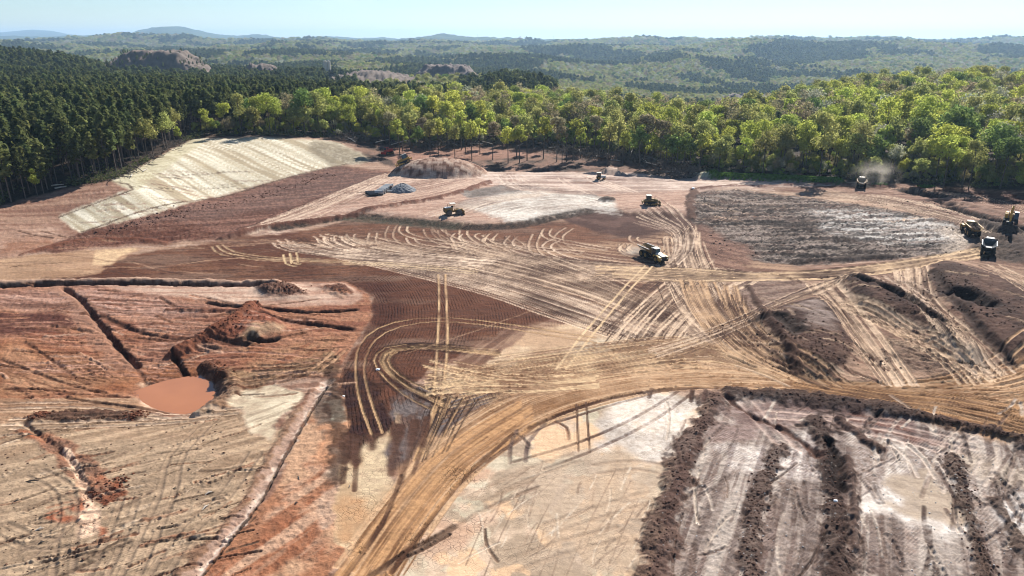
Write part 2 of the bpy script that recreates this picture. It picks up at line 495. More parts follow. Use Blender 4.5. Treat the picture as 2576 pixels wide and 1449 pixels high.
# ---- 2 cloddy slope below the matting
N2 = dir_noise(24, 12, 1.6, 73)
region([(205,585),(520,503),(835,419),(985,432),(960,450),(870,505),(560,600),(330,612),(62,640)], (156,112,94), col2=(126,86,70), streak=N2, rough=.8, wid=.1)
region([(280,575),(835,424),(960,436),(880,480),(600,540)], (150,116,102), .55, warp=2, feather=3, col2=(128,98,86), streak=N2)
region([(62,640),(205,590),(420,560),(600,590),(330,612)], (140,92,72), .7, warp=2, feather=3, col2=(118,70,52), streak=N2)
region([(600,595),(860,512),(985,436),(1010,450),(960,485),(860,545)], (198,166,144), .9, warp=2, feather=2, col2=(222,196,174), streak=dir_noise(32, 20, 1.0, 75), rough=.3)
# ---- straw matting on the cut slope
STRAW = [(150,546),(205,583),(520,500),(835,418),(938,404),(905,384),(850,360),(790,352),(640,346),(485,349),(430,380),(285,456),(335,476)]
region(STRAW, (206,195,170), warp=1, feather=1, rough=.08, br=0, more=[((-37,40,1.3,77),.42,.62,(228,218,195),1), ((-37,60,2.6,79),.52,.62,(180,162,132),.9), ((-37,30,.6,82),.5,.6,(190,172,140),.6)])
region([(285,456),(430,380),(485,349),(520,352),(440,410),(345,478),(335,476)], (192,180,146), .7, 0, 1, more=[((50,30,1.2,81),.5,.6,(214,204,172),.8)])
region([(790,352),(850,360),(905,384),(938,404),(835,418),(770,372)], (158,144,120), .85, 0, 2)  # right facet: its shade is painted into the straw colour
def line(px, w, col, a=1.0, br=.4, rough=None, step=4.0):
    q = wpts(px, step); s = qwin(q, w * 3)
    m = np.zeros(SHP, np.float32); seg_max(m, q, w, a)
    paint(m[s], soil(*col), 1, br, FINE, s)
    if rough is not None: setf(ROUGH, m[s], rough, s)
def qwin(q, reach):
    r, c = gidx(np.r_[q[:, 0] - reach, q[:, 0] + reach, q[:, 0] - reach, q[:, 0] + reach], np.clip(np.r_[q[:, 1] - reach, q[:, 1] - reach, q[:, 1] + reach, q[:, 1] + reach], 30, 600))
    return (slice(int(np.clip(r.min() - 1, 0, SHP[0] - 2)), int(np.clip(r.max() + 2, 1, SHP[0]))), slice(int(np.clip(c.min() - 1, 0, SHP[1] - 2)), int(np.clip(c.max() + 2, 1, SHP[1]))))
for e in ([(205,584),(520,502),(835,420),(938,406)], [(150,546),(335,477),(285,457)]):
    line(e, .5, (112, 84, 66), .8)
# ---- 3 far pale strips and brown ground
region([(1180,434),(1500,436),(1800,440),(2180,462),(1900,484),(1500,502),(1235,502),(1190,462)], (214,190,172), col2=(188,158,140), streak='h', rough=.2)
region([(1330,448),(1560,446),(1700,462),(1540,474),(1440,470)], (168,136,120), .8, warp=2, feather=2, col2=(140,104,90), streak='h')
region([(1440,462),(1540,452),(1580,462),(1500,472)], (132,86,70), .8, warp=2, feather=2)
region([(985,430),(1190,432),(1230,470),(1130,500),(900,545),(860,545),(960,485)], (192,158,138), .9, col2=(216,188,166), streak=dir_noise(20, 18, 1.0, 83), rough=.3)
region([(1740,482),(2200,462),(2926,500),(2926,640),(2440,560),(2250,528),(1900,480)], (170,134,114), col2=(140,100,82), streak=dir_noise(-16, 26, 1.4, 85), rough=.5)
region([(2200,466),(2350,472),(2576,492),(2926,510),(2926,560),(2576,516),(2380,488)], (132,92,76), .9, warp=2, feather=2, col2=(108,70,56), streak='h', rough=.7)
region([(1740,485),(1920,478),(2120,482),(2300,520),(2420,548),(2250,528),(2060,500),(1900,486)], (206,178,150), .8, warp=2, feather=2, col2=(176,142,116), streak=dir_noise(-14, 30, 1.2, 86))
# ---- 5 upper middle
region([(880,508),(1230,470),(1500,498),(1740,486),(1745,545),(1480,532),(1400,546),(1290,568),(1180,572),(1000,552),(900,546),(620,592)], (204,170,148), col2=(184,146,124), streak=dir_noise(14, 16, 1.0, 87), rough=.25)
region([(1150,494),(1290,470),(1480,490),(1540,512),(1430,508),(1300,498),(1180,508)], (158,148,138), .9, warp=1, feather=1, col2=(138,124,114), rough=.5)
region([(1180,512),(1330,490),(1480,500),(1540,514),(1560,546),(1480,534),(1400,546),(1290,570),(1230,545),(1160,528)], (208,196,180), .9, warp=1, feather=2, col2=(224,216,202), streak=dir_noise(8, 14, .9, 89), wet=.25)
# ---- 6 dark compacted fill
FILL = [(-350,720),(0,706),(150,690),(310,640),(560,606),(800,575),(900,550),(1180,574),(1300,568),(1480,548),(1740,545),(1765,600),(1850,660),(1800,700),(1560,745),(1400,790),(1330,830),(1200,870),(1065,930),(1000,1000),(985,1060),(940,1110),(868,1105),(862,1000),(850,930),(920,840),(940,790),(935,745),(870,706),(500,712),(0,716)]
region(FILL, (148,100,74), warp=1, feather=1, rough=.3, stripe=1.0, br=.15, more=[('b',.42,.65,(124,74,52),.8), ((0,18,5,90,3),.5,.68,(150,118,98),.7), ((6,30,.7,95),.52,.6,(112,74,58),.5)])
region([(870,706),(935,745),(940,790),(925,840),(870,905),(960,860),(1010,800),(1010,740),(960,700)], (102,54,38), .7, warp=2, feather=6)
region([(860,930),(868,1105),(840,1160),(890,1180),(950,1120),(990,1060),(960,980),(905,940)], (84,50,34), .85, warp=1, feather=3, stripe=1)
# tan ground at its left end
region([(-350,690),(0,652),(240,628),(350,622),(310,648),(300,660),(262,668),(240,690),(120,705),(20,713),(-350,722)], (198,160,126), .95, warp=1, feather=1, col2=(180,140,108), streak='h', stripe=.1, rough=.2)
region([(-350,700),(0,668),(200,640),(250,650),(60,705),(-350,715)], (176,140,110), .5, warp=2, feather=3)
region([(240,630),(330,622),(350,624),(300,645),(280,668),(232,668)], (216,182,142), .9, warp=0, feather=1, stripe=0)
# brown bench right of the pale fan
region([(1400,548),(1490,530),(1600,540),(1740,545),(1765,600),(1660,612),(1560,592),(1480,572)], (128,94,82), .9, warp=1, feather=1, col2=(108,74,62), streak='m', stripe=.5)
# ---- 8 tan, tracked heart of the site
HEART = [(870,588),(1000,600),(1250,612),(1600,606),(1740,585),(1790,650),(2060,690),(1930,740),(1780,780),(1900,880),(2010,945),(1880,972),(1640,974),(1450,1022),(1330,1064),(1160,1192),(1040,1360),(975,1480),(850,1480),(920,1380),(1010,1250),(1085,1110),(1066,935),(1330,830),(1400,790),(1000,650)]
NT = dir_noise(-22, 30, 1.2, 91)
region(HEART, (138,98,78), .7, warp=2, feather=4, col2=(204,168,134), streak=NT, thr=.54, rough=.15, stripe=.35)
region([(1330,832),(1500,800),(1650,850),(1800,900),(1660,940),(1480,955),(1300,970),(1130,985),(1070,932)], (214,184,150), .92, warp=1, feather=2, col2=(200,164,130), streak='m', stripe=.1, rough=.12)
region([(1480,850),(1620,860),(1650,900),(1540,915),(1440,900)], (206,192,168), .6, warp=2, feather=4)
region([(1140,905),(1290,820),(1350,815),(1300,870),(1230,910),(1150,945)], (160,122,100), .8, warp=1, feather=1, col2=(134,94,74), streak=dir_noise(60, 8, 1, 93), stripe=0)
# dark damp track-out beside the road, its bluish sheen painted into the streaks
region([(990,985),(1120,965),(1240,985),(1330,965),(1300,1010),(1180,1060),(1090,1110),(1030,1180),(985,1190),(960,1120),(985,1050)], (112,84,74), .8, warp=1, feather=2, col2=(134,122,118), streak=dir_noise(80, 3, 1, 94), stripe=.6)
# ---- 9 lower left
NL = dir_noise(30, 18, 1.2, 95)
region([(-350,1060),(0,1050),(300,1040),(560,1010),(600,1050),(660,1112),(720,1070),(800,985),(700,1150),(600,1300),(470,1480),(-350,1600)], (198,168,136), warp=1, feather=2, col2=(168,138,110), streak=NL, rough=.25, tread=.8)
region([(-350,1150),(200,1120),(520,1140),(560,1250),(430,1480),(-350,1600)], (192,164,134), .7, warp=2, feather=6, col2=(164,138,112), streak=NL, rough=.28, tread=.9)
region([(-350,985),(0,985),(330,1000),(400,1035),(570,1005),(600,1030),(300,1048),(0,1062),(-350,1070)], (196,160,128), .9, warp=1, feather=2, col2=(168,128,98), streak=dir_noise(4, 24, 1.0, 96), rough=.4)
region([(90,1048),(180,1032),(330,1036),(350,1052),(200,1062),(90,1060)], (110,78,62), .9, warp=1, feather=1, rough=1.2)
# red gashes
region([(45,1075),(130,1085),(200,1130),(300,1230),(270,1260),(220,1250),(170,1190),(100,1110)], (180,114,82), .9, warp=1, feather=2, rough=.7, col2=(150,112,90))
region([(175,1230),(225,1290),(240,1340),(200,1370),(180,1300)], (186,112,80), .85, warp=2, feather=2, rough=.5)
region([(240,1250),(300,1200),(310,1240),(260,1275)], (150,88,62), .9, warp=1, feather=1, rough=.9)
line([(165,1130),(200,1190),(222,1260),(228,1330)], .6, (226,190,160), .9); line([(225,1290),(222,1340)], 1.3, (226,190,160), .9)
# pale dried patch, red strip, white channel
region([(600,985),(640,965),(745,985),(775,980),(690,1085),(662,1112),(615,1060),(578,1010)], (204,184,154), .9, warp=1, feather=2, col2=(222,204,174), streak='m', rough=.1, tread=.2, more=[((40,8,.9,132),.54,.62,(170,150,124),.6)])
region([(800,975),(850,935),(866,1000),(870,1100),(850,1180),(855,1290),(870,1380),(810,1480),(460,1480),(560,1370),(660,1250),(740,1100)], (184,128,94), .95, warp=1, feather=2, col2=(204,162,128), streak='m', rough=.4, tread=.4)
region([(740,1200),(850,1180),(850,1300),(800,1400),(640,1480),(500,1480),(620,1350)], (174,112,80), .8, warp=2, feather=4, col2=(206,168,138), streak=dir_noise(55, 12, 1.6, 97), rough=.45)
region([(805,975),(845,950),(866,1000),(862,1050),(840,1100),(805,1110),(790,1050)], (150,128,110), .9, warp=1, feather=2, col2=(128,104,88), tread=.9)
region([(800,1170),(850,1160),(858,1250),(820,1330),(790,1260)], (214,190,166), .8, warp=2, feather=3, col2=(190,150,122))
region([(830,1010),(862,1000),(866,1060),(835,1090)], (178,172,150), .8, warp=1, feather=1)
region([(790,1070),(850,1060),(855,1100),(800,1180),(770,1150)], (206,150,112), .8, warp=2, feather=2)
# ---- red clay basin
NR_ = dir_noise(-8, 26, 1.2, 98)
RED = [(-350,722),(0,718),(160,722),(500,716),(870,710),(930,745),(935,800),(900,850),(850,930),(700,945),(560,930),(540,950),(400,990),(350,1000),(0,1000),(-350,1010)]
region(RED, (188,132,100), warp=0, feather=1, col2=(164,106,80), streak=NR_, rough=.5, tread=.35)
region([(-350,860),(0,870),(200,880),(330,920),(500,900),(540,950),(380,985),(150,1000),(-350,1005)], (178,118,80), .8, warp=2, feather=6, col2=(148,92,62), streak=dir_noise(-18, 14, 1.4, 99), rough=.5)
region([(-350,800),(0,795),(120,780),(190,790),(150,830),(0,850),(-350,860)], (128,82,68), .75, warp=2, feather=3, col2=(112,66,54), streak=NR_)
region([(240,720),(500,716),(870,712),(905,742),(880,768),(780,772),(640,765),(520,750),(380,742)], (212,180,156), .95, warp=1, feather=2, col2=(190,148,124), streak='h', rough=.25, tread=.3)
region([(660,715),(730,714),(770,740),(720,752),(670,742)], (128,90,74), .95, warp=1, feather=1, rough=1.2, raise_=1.3, soft=5)
region([(800,722),(860,716),(890,742),(850,745)], (124,76,58), .9, warp=1, feather=1, rough=1.0, raise_=.8, soft=4)
region([(640,770),(700,800),(720,830),(640,850),(560,860),(430,900),(440,880),(560,820)], (150,88,64), .9, warp=1, feather=1, rough=.9, col2=(168,104,78), raise_=1.6, soft=7)
region([(590,862),(640,832),(725,822),(715,838),(660,850),(610,875)], (206,172,136), .8, warp=1, feather=2, rough=.4, raise_=.35, soft=4)
region([(600,868),(700,858),(830,845),(880,830),(820,900),(700,925),(600,900)], (190,140,104), .8, warp=2, feather=3, col2=(166,104,74), streak=dir_noise(70, 10, 1.4, 100))
region([(0,940),(120,950),(330,1000),(200,1005),(0,1000)], (176,128,94), .7, warp=2, feather=4)
region([(545,930),(700,925),(850,880),(840,935),(700,950),(660,985),(600,985),(560,960)], (176,140,104), .8, warp=1, feather=2, col2=(136,98,72), streak=dir_noise(10, 10, .9, 101), rough=.5)
region([(-350,728),(0,726),(150,730),(420,745),(620,770),(480,800),(300,800),(120,775),(-350,790)], (204,164,144), .7, warp=2, feather=5, more=[(NR_,.5,.6,(150,104,84),.7), ((-4,16,.7,127),.54,.62,(120,80,62),.6)])
region([(330,800),(560,800),(430,880),(400,930),(360,900)], (190,148,124), .6, warp=2, feather=5, more=[((-14,14,.8,128),.5,.6,(150,96,72),.7)])
region([(0,880),(220,900),(330,960),(200,985),(0,975)], (198,156,122), .45, warp=2, feather=6, more=[((-20,14,.9,129),.52,.6,(134,88,62),.7)])
region([(330,995),(345,975),(430,955),(545,935),(562,965),(552,1000),(520,1030),(480,1050),(410,1044),(360,1025)], (158,104,74), .8, warp=1, feather=3, wet=.6, rough=.15, tread=0)
# ---- pond bank
region([(540,945),(580,945),(620,985),(590,1010),(520,1035),(480,1040),(545,985)], (140,104,80), .9, warp=1, feather=2, col2=(176,140,112), streak=dir_noise(75, 6, .9, 102), rough=.7)
region([(320,985),(400,975),(390,1010),(430,1035),(360,1030)], (214,178,146), .8, warp=2, feather=2, rough=.1)
# ---- light pad
PAD = [(985,1080),(1010,1035),(985,1100),(980,1180),(1000,1235),(930,1350),(860,1440),(850,1330),(845,1240),(860,1150),(895,1165),(935,1120)]
region(PAD, (214,188,152), .95, warp=1, feather=2, col2=(200,166,128), streak='m', rough=.08, stripe=0, crack=.5)
region([(855,1240),(920,1225),(950,1290),(900,1350),(860,1350)], (204,158,116), .8, warp=2, feather=4, stripe=0)
PAD2 = [(1640,974),(1800,1012),(1760,1110),(1700,1240),(1655,1400),(1640,1600),(930,1600),(975,1460),(1060,1340),(1165,1195),(1330,1066),(1450,1024)]
region(PAD2, (216,188,160), warp=1, feather=1, col2=(228,204,176), streak='b', rough=.06, tread=.3, crack=.2, stripe=0, more=[((0,7,7,104,5),.5,.58,(182,158,132),.85), ((0,4,4,105,5),.56,.62,(208,196,168),.6), ((0,5,5,106,5),.57,.63,(230,190,150),.85)])
region([(1400,1130),(1560,1120),(1700,1190),(1690,1260),(1640,1480),(1450,1480),(1340,1300),(1290,1200)], (188,164,140), .65, warp=2, feather=6, col2=(200,174,146), streak=dir_noise(72, 10, 1.2, 107), wet=.12)
region([(1540,1010),(1640,975),(1800,1012),(1740,1130),(1640,1150),(1520,1110)], (222,204,186), .9, warp=2, feather=4, col2=(192,176,160), streak='m', wet=.55)  # wet corner of the pad, its white shine put into the colour
region([(1100,1290),(1250,1270),(1270,1320),(1200,1400),(1050,1380)], (222,186,158), .8, warp=2, feather=4, crack=1.0)
region([(1060,1330),(1160,1290),(1250,1330),(1200,1400),(1000,1430)], (196,156,126), .6, warp=2, feather=5, crack=.6)
region([(1140,1185),(1220,1170),(1240,1195),(1180,1240),(1130,1240)], (214,170,138), .8, warp=2, feather=3, crack=1.0)
# ---- lower right: dozed lanes, windrows, wet silt with the sun's glint painted pale
NLN = None
_a = wpts([(1960,1140),(1880,1449)]); _v = _a[-1] - _a[0]; LANE = math.degrees(math.atan2(_v[1], _v[0]))
NLN = dir_noise(LANE, 26, .8, 110)
NLN2 = dir_noise(LANE, 40, 2.0, 111)
LR = [(1800,1010),(1860,985),(2100,1010),(2300,1045),(2576,1110),(2926,1180),(2926,1600),(1630,1600),(1645,1449),(1665,1320),(1720,1150)]
region(LR, (168,148,134), warp=1, feather=1, col2=(138,116,104), streak=NLN, rough=.3, wid=.1, tread=.9, wet=.3, more=[(NLN2,.5,.6,(200,184,168),.65), ((LANE,18,1.1,112),.56,.64,(128,98,86),.6)])  # pale streaks paint the shine of the wet strips
region([(1820,1015),(1900,1000),(2080,1020),(2300,1060),(2440,1110),(2300,1110),(2060,1080),(1900,1070),(1800,1120),(1760,1120)], (140,106,96), .75, warp=2, feather=4, col2=(176,150,138), streak=dir_noise(-14, 12, 1.1, 113), wet=.2)
region([(2060,1040),(2300,1075),(2420,1110),(2330,1130),(2180,1100)], (150,98,78), .6, warp=2, feather=3, col2=(128,80,64))
region([(1800,1130),(1980,1090),(2060,1130),(2050,1190),(1900,1210),(1820,1190)], (208,192,178), .8, warp=2, feather=3, col2=(146,122,112), streak=NLN, wet=.55)
region([(2140,1090),(2300,1110),(2420,1130),(2440,1200),(2330,1200),(2200,1230),(2150,1200)], (206,190,174), .8, warp=2, feather=3, col2=(150,124,110), streak=NLN2, wet=.5)
region([(2155,1195),(2240,1200),(2300,1260),(2420,1290),(2415,1345),(2340,1330),(2240,1290),(2165,1260)], (214,200,186), .85, warp=2, feather=5, wet=.6, rough=.05, tread=0)  # wet silt, sun glint painted as a pale tone
region([(2240,1195),(2320,1190),(2420,1285),(2400,1310),(2300,1300),(2230,1262)], (180,158,136), .85, warp=2, feather=3, col2=(198,176,152), streak=dir_noise(-30, 14, .8, 114), rough=.05, wet=.1, tread=0)
region([(2410,1190),(2440,1220),(2400,1250)], (224,210,196), .8, warp=2, feather=2, wet=.7, tread=0)  # small wet spot, glint painted in pale colour
region([(2480,1220),(2540,1240),(2576,1300),(2560,1330),(2500,1290)], (220,208,196), .85, warp=2, feather=4, wet=.65, rough=.05, tread=0)  # wet ground by the border, its sun shine painted pale
region([(2120,1260),(2145,1330),(2150,1449),(2128,1449)], (210,190,172), .8, warp=2, feather=2, wet=.4)
region([(2440,1130),(2576,1150),(2650,1250),(2480,1200)], (168,146,126), .8, warp=2, feather=4, col2=(200,180,158), streak=dir_noise(70, 10, 1, 115), wet=.3)
# ---- right: spoil heaps between haul lanes
region([(1800,700),(2130,690),(2350,650),(2576,640),(2926,680),(2926,900),(2576,900),(2420,980),(2200,975),(2010,945),(1880,860),(1780,780)], (182,148,122), warp=1, feather=2, col2=(150,114,94), streak=dir_noise(-52, 16, 1.2, 116), rough=.35, stripe=0, br=.3)
region([(1850,705),(2000,695),(2040,730),(1980,760),(1900,790),(1860,740)], (138,108,94), .85, warp=1, feather=2, col2=(168,140,122), streak=dir_noise(10, 8, 1, 117), rough=.7)
HE1 = [(1915,800),(1985,770),(2070,755),(2110,800),(2145,870),(2130,925),(2090,945),(2020,935),(1975,905),(1950,860)]
region(HE1, (112,80,66), .95, warp=1, feather=1, col2=(92,64,54), streak='m', rough=.6, raise_=1.8, soft=9)
region([(1985,785),(2060,770),(2110,830),(2125,865),(2080,860),(2040,830)], (150,128,116), .8, warp=2, feather=2, col2=(170,150,138), streak=dir_noise(-40, 8, .9, 118), rough=.4)
HE2 = [(2115,712),(2150,698),(2210,716),(2290,750),(2380,810),(2450,870),(2480,920),(2440,905),(2330,830),(2200,790),(2140,755)]
region(HE2, (106,74,60), .95, warp=1, feather=1, col2=(86,58,48), streak='m', rough=.65, raise_=2.4, soft=7)
HE3 = [(2335,672),(2400,665),(2500,700),(2620,750),(2926,800),(2926,900),(2620,870),(2540,905),(2490,870),(2400,790),(2345,730)]
region(HE3, (118,86,72), .95, warp=1, feather=1, col2=(98,70,58), streak='m', rough=.55, raise_=2.2, soft=10)
region([(2400,750),(2450,740),(2500,780),(2470,800)], (84,58,48), .8, warp=1, feather=2, rough=1)
region([(2240,850),(2350,880),(2440,940),(2420,960),(2300,930),(2220,900)], (128,100,84), .9, warp=1, feather=2, col2=(160,130,108), streak=dir_noise(-20, 8, 1, 119), rough=.9)
# ---- rough dark field
CLOD = [(1735,500),(1800,486),(1900,482),(2060,500),(2250,530),(2400,556),(2450,600),(2440,618),(2380,640),(2200,655),(2000,668),(1900,660),(1830,610),(1760,580),(1735,545)]
NC = dir_noise(-10, 11, 1.4, 120)
region(CLOD, (124,104,94), warp=1, feather=1, col2=(82,68,62), streak=NC, rough=1.15, wid=.1, stripe=0, more=[((-8,14,.9,121),.52,.6,(178,160,146),.8), ((-12,20,1.6,126),.56,.66,(70,58,52),.6)])
region([(2020,524),(2250,536),(2400,560),(2440,600),(2420,618),(2250,620),(2080,590)], (108,92,80), 0, 2, 3, wet=.35, more=[((-8,12,1.2,122),.48,.56,(206,198,188),.9)])  # whitish streaks paint the sun's glint on wet soil
region([(1740,560),(1840,610),(1900,655),(1860,690),(1790,680),(1740,640),(1700,600)], (166,126,106), .8, warp=2, feather=3, col2=(128,90,74), streak=dir_noise(-50, 8, 1, 123), rough=.7)
region([(2350,560),(2440,590),(2470,640),(2420,650),(2380,620)], (204,184,164), .8, warp=2, feather=3)
region([(2450,570),(2576,560),(2650,640),(2500,660),(2470,640)], (116,98,86), .85, warp=2, feather=3, col2=(94,78,68), rough=1.0)
# ---- road bed
region([(2926,850),(2576,900),(2480,950),(2350,975),(2100,972),(1900,935),(1700,900),(1700,968),(1880,972),(2150,1003),(2350,1040),(2576,1085),(2926,1150)], (194,150,106), .85, warp=2, feather=5, col2=(158,114,78), streak=dir_noise(-6, 30, 1.0, 124), rough=.15, stripe=0)
region([(1900,940),(1500,970),(1330,1040),(1180,1150),(1040,1330),(960,1460),(900,1600),(760,1600),(880,1420),(1010,1250),(1110,1120),(1280,1010),(1500,945),(1700,920)], (202,162,124), .75, warp=2, feather=7, col2=(172,130,96), streak=dir_noise(48, 30, 1.0, 125), rough=.12, stripe=0)

# ------------------------------------------------------------------ wheel tracks
rnd = random.Random(5)
RUT = np.zeros(SHP, np.float32)
def bundle(A, B, n, col, w=.42, pair=2.2, a=(.55, 1.0), dz=.10, cut=.25, wander=.05, single=False, seed=1, dark=None, gaps=1.25):
    """a sheaf of wheel tracks between the guide lines A and B, with darker ruts left between them"""
    r = random.Random(seed); w *= .62; n = int(n * 1.35)
    A = np.array(A, float); B = np.array(B, float)
    XA, YA, _ = p2w(A[:, 0], A[:, 1]); XB, YB, _ = p2w(B[:, 0], B[:, 1])
    z = np.zeros(SHP, np.float32)
    s = qwin(np.r_[np.c_[XA, YA], np.c_[XB, YB]], 12)
    def one(cutk):
        t0 = r.uniform(0, 1); t1 = t0 + r.gauss(0, wander * 3)
        ts = np.clip(np.linspace(t0, t1, len(A)) + np.array([r.gauss(0, wander * .3) for _ in A]), -.12, 1.12)
        q = spline(np.c_[XA + (XB - XA) * ts, YA + (YB - YA) * ts], 3.5)
        s0 = int(len(q) * r.uniform(0, cutk)); s1 = len(q) - int(len(q) * r.uniform(0, cutk))
        return q[s0:s1]
    for half in (0, 1):
        mask = np.zeros(SHP, np.float32); mdk = np.zeros(SHP, np.float32)
        for i in range((n + half) // 2):
            q = one(cut)
            if len(q) < 3: continue
            al = r.uniform(*a)
            for sd in ((0,) if single else (-.5, .5)):
                seg_max(mask, offset(q, sd * pair), w * r.uniform(.7, 1.3), al, .5, z, dz)
        if dark is not None:
            for i in range(int(n * gaps)):
                q = one(min(.45, cut + .2))
                if len(q) < 3: continue
                for sd in (-.5, .5):
                    seg_max(mdk, offset(q, sd * pair), w * r.uniform(.3, .75), r.uniform(.45, 1.0), .6)
        paint(mask[s], soil(*col), 1, .35, FINE, s)
        if dark is not None: paint(mdk[s], soil(*dark), .85, .6, MID, s)
        setf(STRIPE, mask[s], 0, s); setf(ROUGH, mask[s], .12, s)
    np.copyto(RUT[s], z[s], where=np.abs(z[s]) > np.abs(RUT[s]))

def tracks(px, col, w=.45, pair=None, a=.95, dz=.1, reps=1, jit=0, seed=3, dark=None, step=3.0):
    r = random.Random(seed); w *= .85
    mask = np.zeros(SHP, np.float32); z = np.zeros(SHP, np.float32); md = np.zeros(SHP, np.float32)
    q = wpts(px, step); s = qwin(q, 5)
    for k in range(reps):
        o = r.uniform(-jit, jit)
        for sd in ((0,) if pair is None else (-.5, .5)):
            qq = offset(q, o + sd * (pair or 0))
            seg_max(mask, qq, w, a, .5, z, dz)
            if dark is not None: seg_max(md, offset(qq, -w * 1.4), w * .5, a, .6)
    if dark is not None: paint(md[s], soil(*dark), .8, .4, FINE, s)
    paint(mask[s], soil(*col), 1, .6, MID, s)
    setf(STRIPE, mask[s], 0, s); setf(ROUGH, mask[s], .12, s)
    np.copyto(RUT[s], z[s], where=np.abs(z[s]) > np.abs(RUT[s]))

DUST, DUST2, ORG, ORG2, BRN = (232,204,176), (220,190,160), (210,172,134), (194,148,104), (100,68,54)
# turning hooks on the dark fill
r = random.Random(9)
for i in range(24):
    x = r.uniform(850, 1620); y = 592 + r.uniform(-14, 26) + (8 if x > 1300 else 0)
    s = r.uniform(.35, 1.6)
    tracks([(x + r.uniform(-12, 16) * s, y - r.uniform(8, 20) * s), (x - r.uniform(2, 9) * s, y), (x + r.uniform(8, 26) * s, y + 18 * s), (x + r.uniform(60, 110) * s, y + 36 * s), (x + r.uniform(170, 300) * s, y + 58 * s)], r.choice([DUST, DUST2, (206,176,148)]), w=.4, pair=2.3, a=r.uniform(.6, .95), seed=i, dark=BRN)
# long fans
bundle([(1940,690),(1650,672),(1350,650),(1050,625),(850,585)], [(1960,700),(1650,706),(1350,700),(1050,670),(690,612)], 26, DUST2, seed=21, dark=BRN, a=(.5, .95))
bundle([(2000,945),(1800,830),(1600,735),(1400,660),(1200,600)], [(1990,955),(1740,850),(1500,750),(1250,680),(1000,640)], 22, DUST2, seed=22, dark=BRN, a=(.5, .95))
bundle([(1980,950),(1720,860),(1480,760),(1230,690),(960,635)], [(1960,958),(1680,885),(1420,800),(1160,715),(720,612)], 16, DUST, seed=23, dark=BRN, cut=.12)
bundle([(1930,700),(1800,760),(1700,850),(1690,920)], [(1740,640),(1640,720),(1560,800),(1500,860)], 10, DUST2, seed=24, dark=BRN)
bundle([(1750,560),(1760,640),(1830,760),(1990,930)], [(1640,620),(1680,720),(1760,830),(1960,950)], 16, DUST2, seed=25, dark=BRN, wander=.08)
bundle([(1640,500),(1725,560),(1735,620),(1700,660)], [(1600,560),(1690,590),(1700,640),(1650,690)], 5, DUST, seed=26, dark=BRN)
bundle([(540,620),(560,640),(680,655),(900,665),(1200,690)], [(560,615),(600,634),(700,648),(900,655),(1200,670)], 2, (222,192,150), seed=27, cut=.02, w=.38, pair=1.6)
bundle([(685,605),(720,628),(900,650),(1200,668)], [(860,585),(880,610),(980,635),(1250,655)], 7, DUST, seed=28, cut=.1, dark=BRN)
tracks([(722,640),(728,662),(750,668)], (214,184,142), w=.35, pair=1.7); tracks([(738,636),(742,662)], (206,176,136), w=.35, pair=1.7)
# band to the loading place
bundle([(1500,668),(1750,678),(1900,690),(2120,680),(2350,648),(2470,628)], [(1500,700),(1750,705),(1900,702),(2120,697),(2350,662),(2490,640)], 14, (222,188,148), seed=31, dark=BRN, cut=.1, dz=.12)
# main road right, road to the foreground
bundle([(1650,880),(1950,938),(2150,970),(2350,962),(2500,930),(2620,870)], [(1600,965),(1900,966),(2150,992),(2350,1015),(2620,1080)][:5] + [(2800,1110)], 26, ORG, seed=32, gaps=.8, dark=(148,104,68), cut=.15, dz=.12, w=.5)
bundle([(2000,950),(2200,985),(2400,1000),(2620,1040)], [(2000,965),(2200,1000),(2400,1035),(2620,1085)], 8, ORG2, seed=33, dark=(120,80,50), cut=.1, dz=.12, w=.5)
bundle([(800,1500),(985,1260),(1120,1115),(1280,1010),(1500,945),(1760,925),(1960,945)], [(955,1500),(1060,1330),(1170,1190),(1330,1068),(1500,1004),(1700,968),(1960,962)], 34, ORG, seed=34, gaps=.6, dark=(162,118,82), cut=.2, dz=.08, w=.45, wander=.07)
bundle([(830,1500),(1000,1270),(1140,1120),(1320,1010)], [(940,1500),(1050,1330),(1160,1190),(1330,1060)], 10, (204,156,110), seed=35, cut=.1, dz=.06, w=.5, gaps=.6, dark=(150,106,72))
bundle([(1100,1060),(1300,990),(1550,930),(1800,905),(1980,950)], [(1080,930),(1300,900),(1550,870),(1750,860),(1960,940)], 22, (220,186,144), seed=36, dark=(150,112,84), cut=.35, wander=.08, a=(.35, .85))
# lanes among the heaps on the right
bundle([(2040,715),(2110,800),(2170,880),(2240,970)], [(2095,710),(2170,800),(2230,880),(2290,970)], 7, DUST2, seed=41, dark=BRN, gaps=.6, a=(.7, 1.0), cut=.05, dz=.14)
bundle([(2120,765),(2250,830),(2380,905),(2440,965)], [(2140,755),(2280,820),(2420,900),(2500,955)], 6, (220,188,154), seed=42, dark=BRN, gaps=.6, a=(.7, 1.0), cut=.08, dz=.14)
bundle([(2260,680),(2280,750),(2370,850),(2470,950)], [(2325,670),(2340,750),(2440,850),(2540,935)], 8, DUST2, seed=43, dark=BRN, gaps=.6, a=(.7, 1.0), cut=.05, dz=.14)
bundle([(1720,700),(1760,780),(1850,880),(2000,950)], [(1860,720),(1880,790),(1950,870),(2120,968)], 11, (204,166,128), seed=45, dark=(110,76,58), cut=.12, dz=.14, w=.5)
bundle([(1640,880),(1800,830),(1930,775),(2050,725),(2140,695)], [(1650,910),(1820,850),(1960,790),(2080,740),(2160,700)], 3, DUST2, seed=44, a=(.4, .8), dark=BRN, cut=.12, dz=.12)
bundle([(2440,670),(2520,720),(2620,800)], [(2500,665),(2580,710),(2700,790)], 4, DUST2, seed=46, dark=BRN, dz=.12)
bundle([(2200,700),(2260,740),(2330,790)], [(2250,690),(2300,720),(2360,770)], 5, (206,180,156), seed=47, dark=BRN)
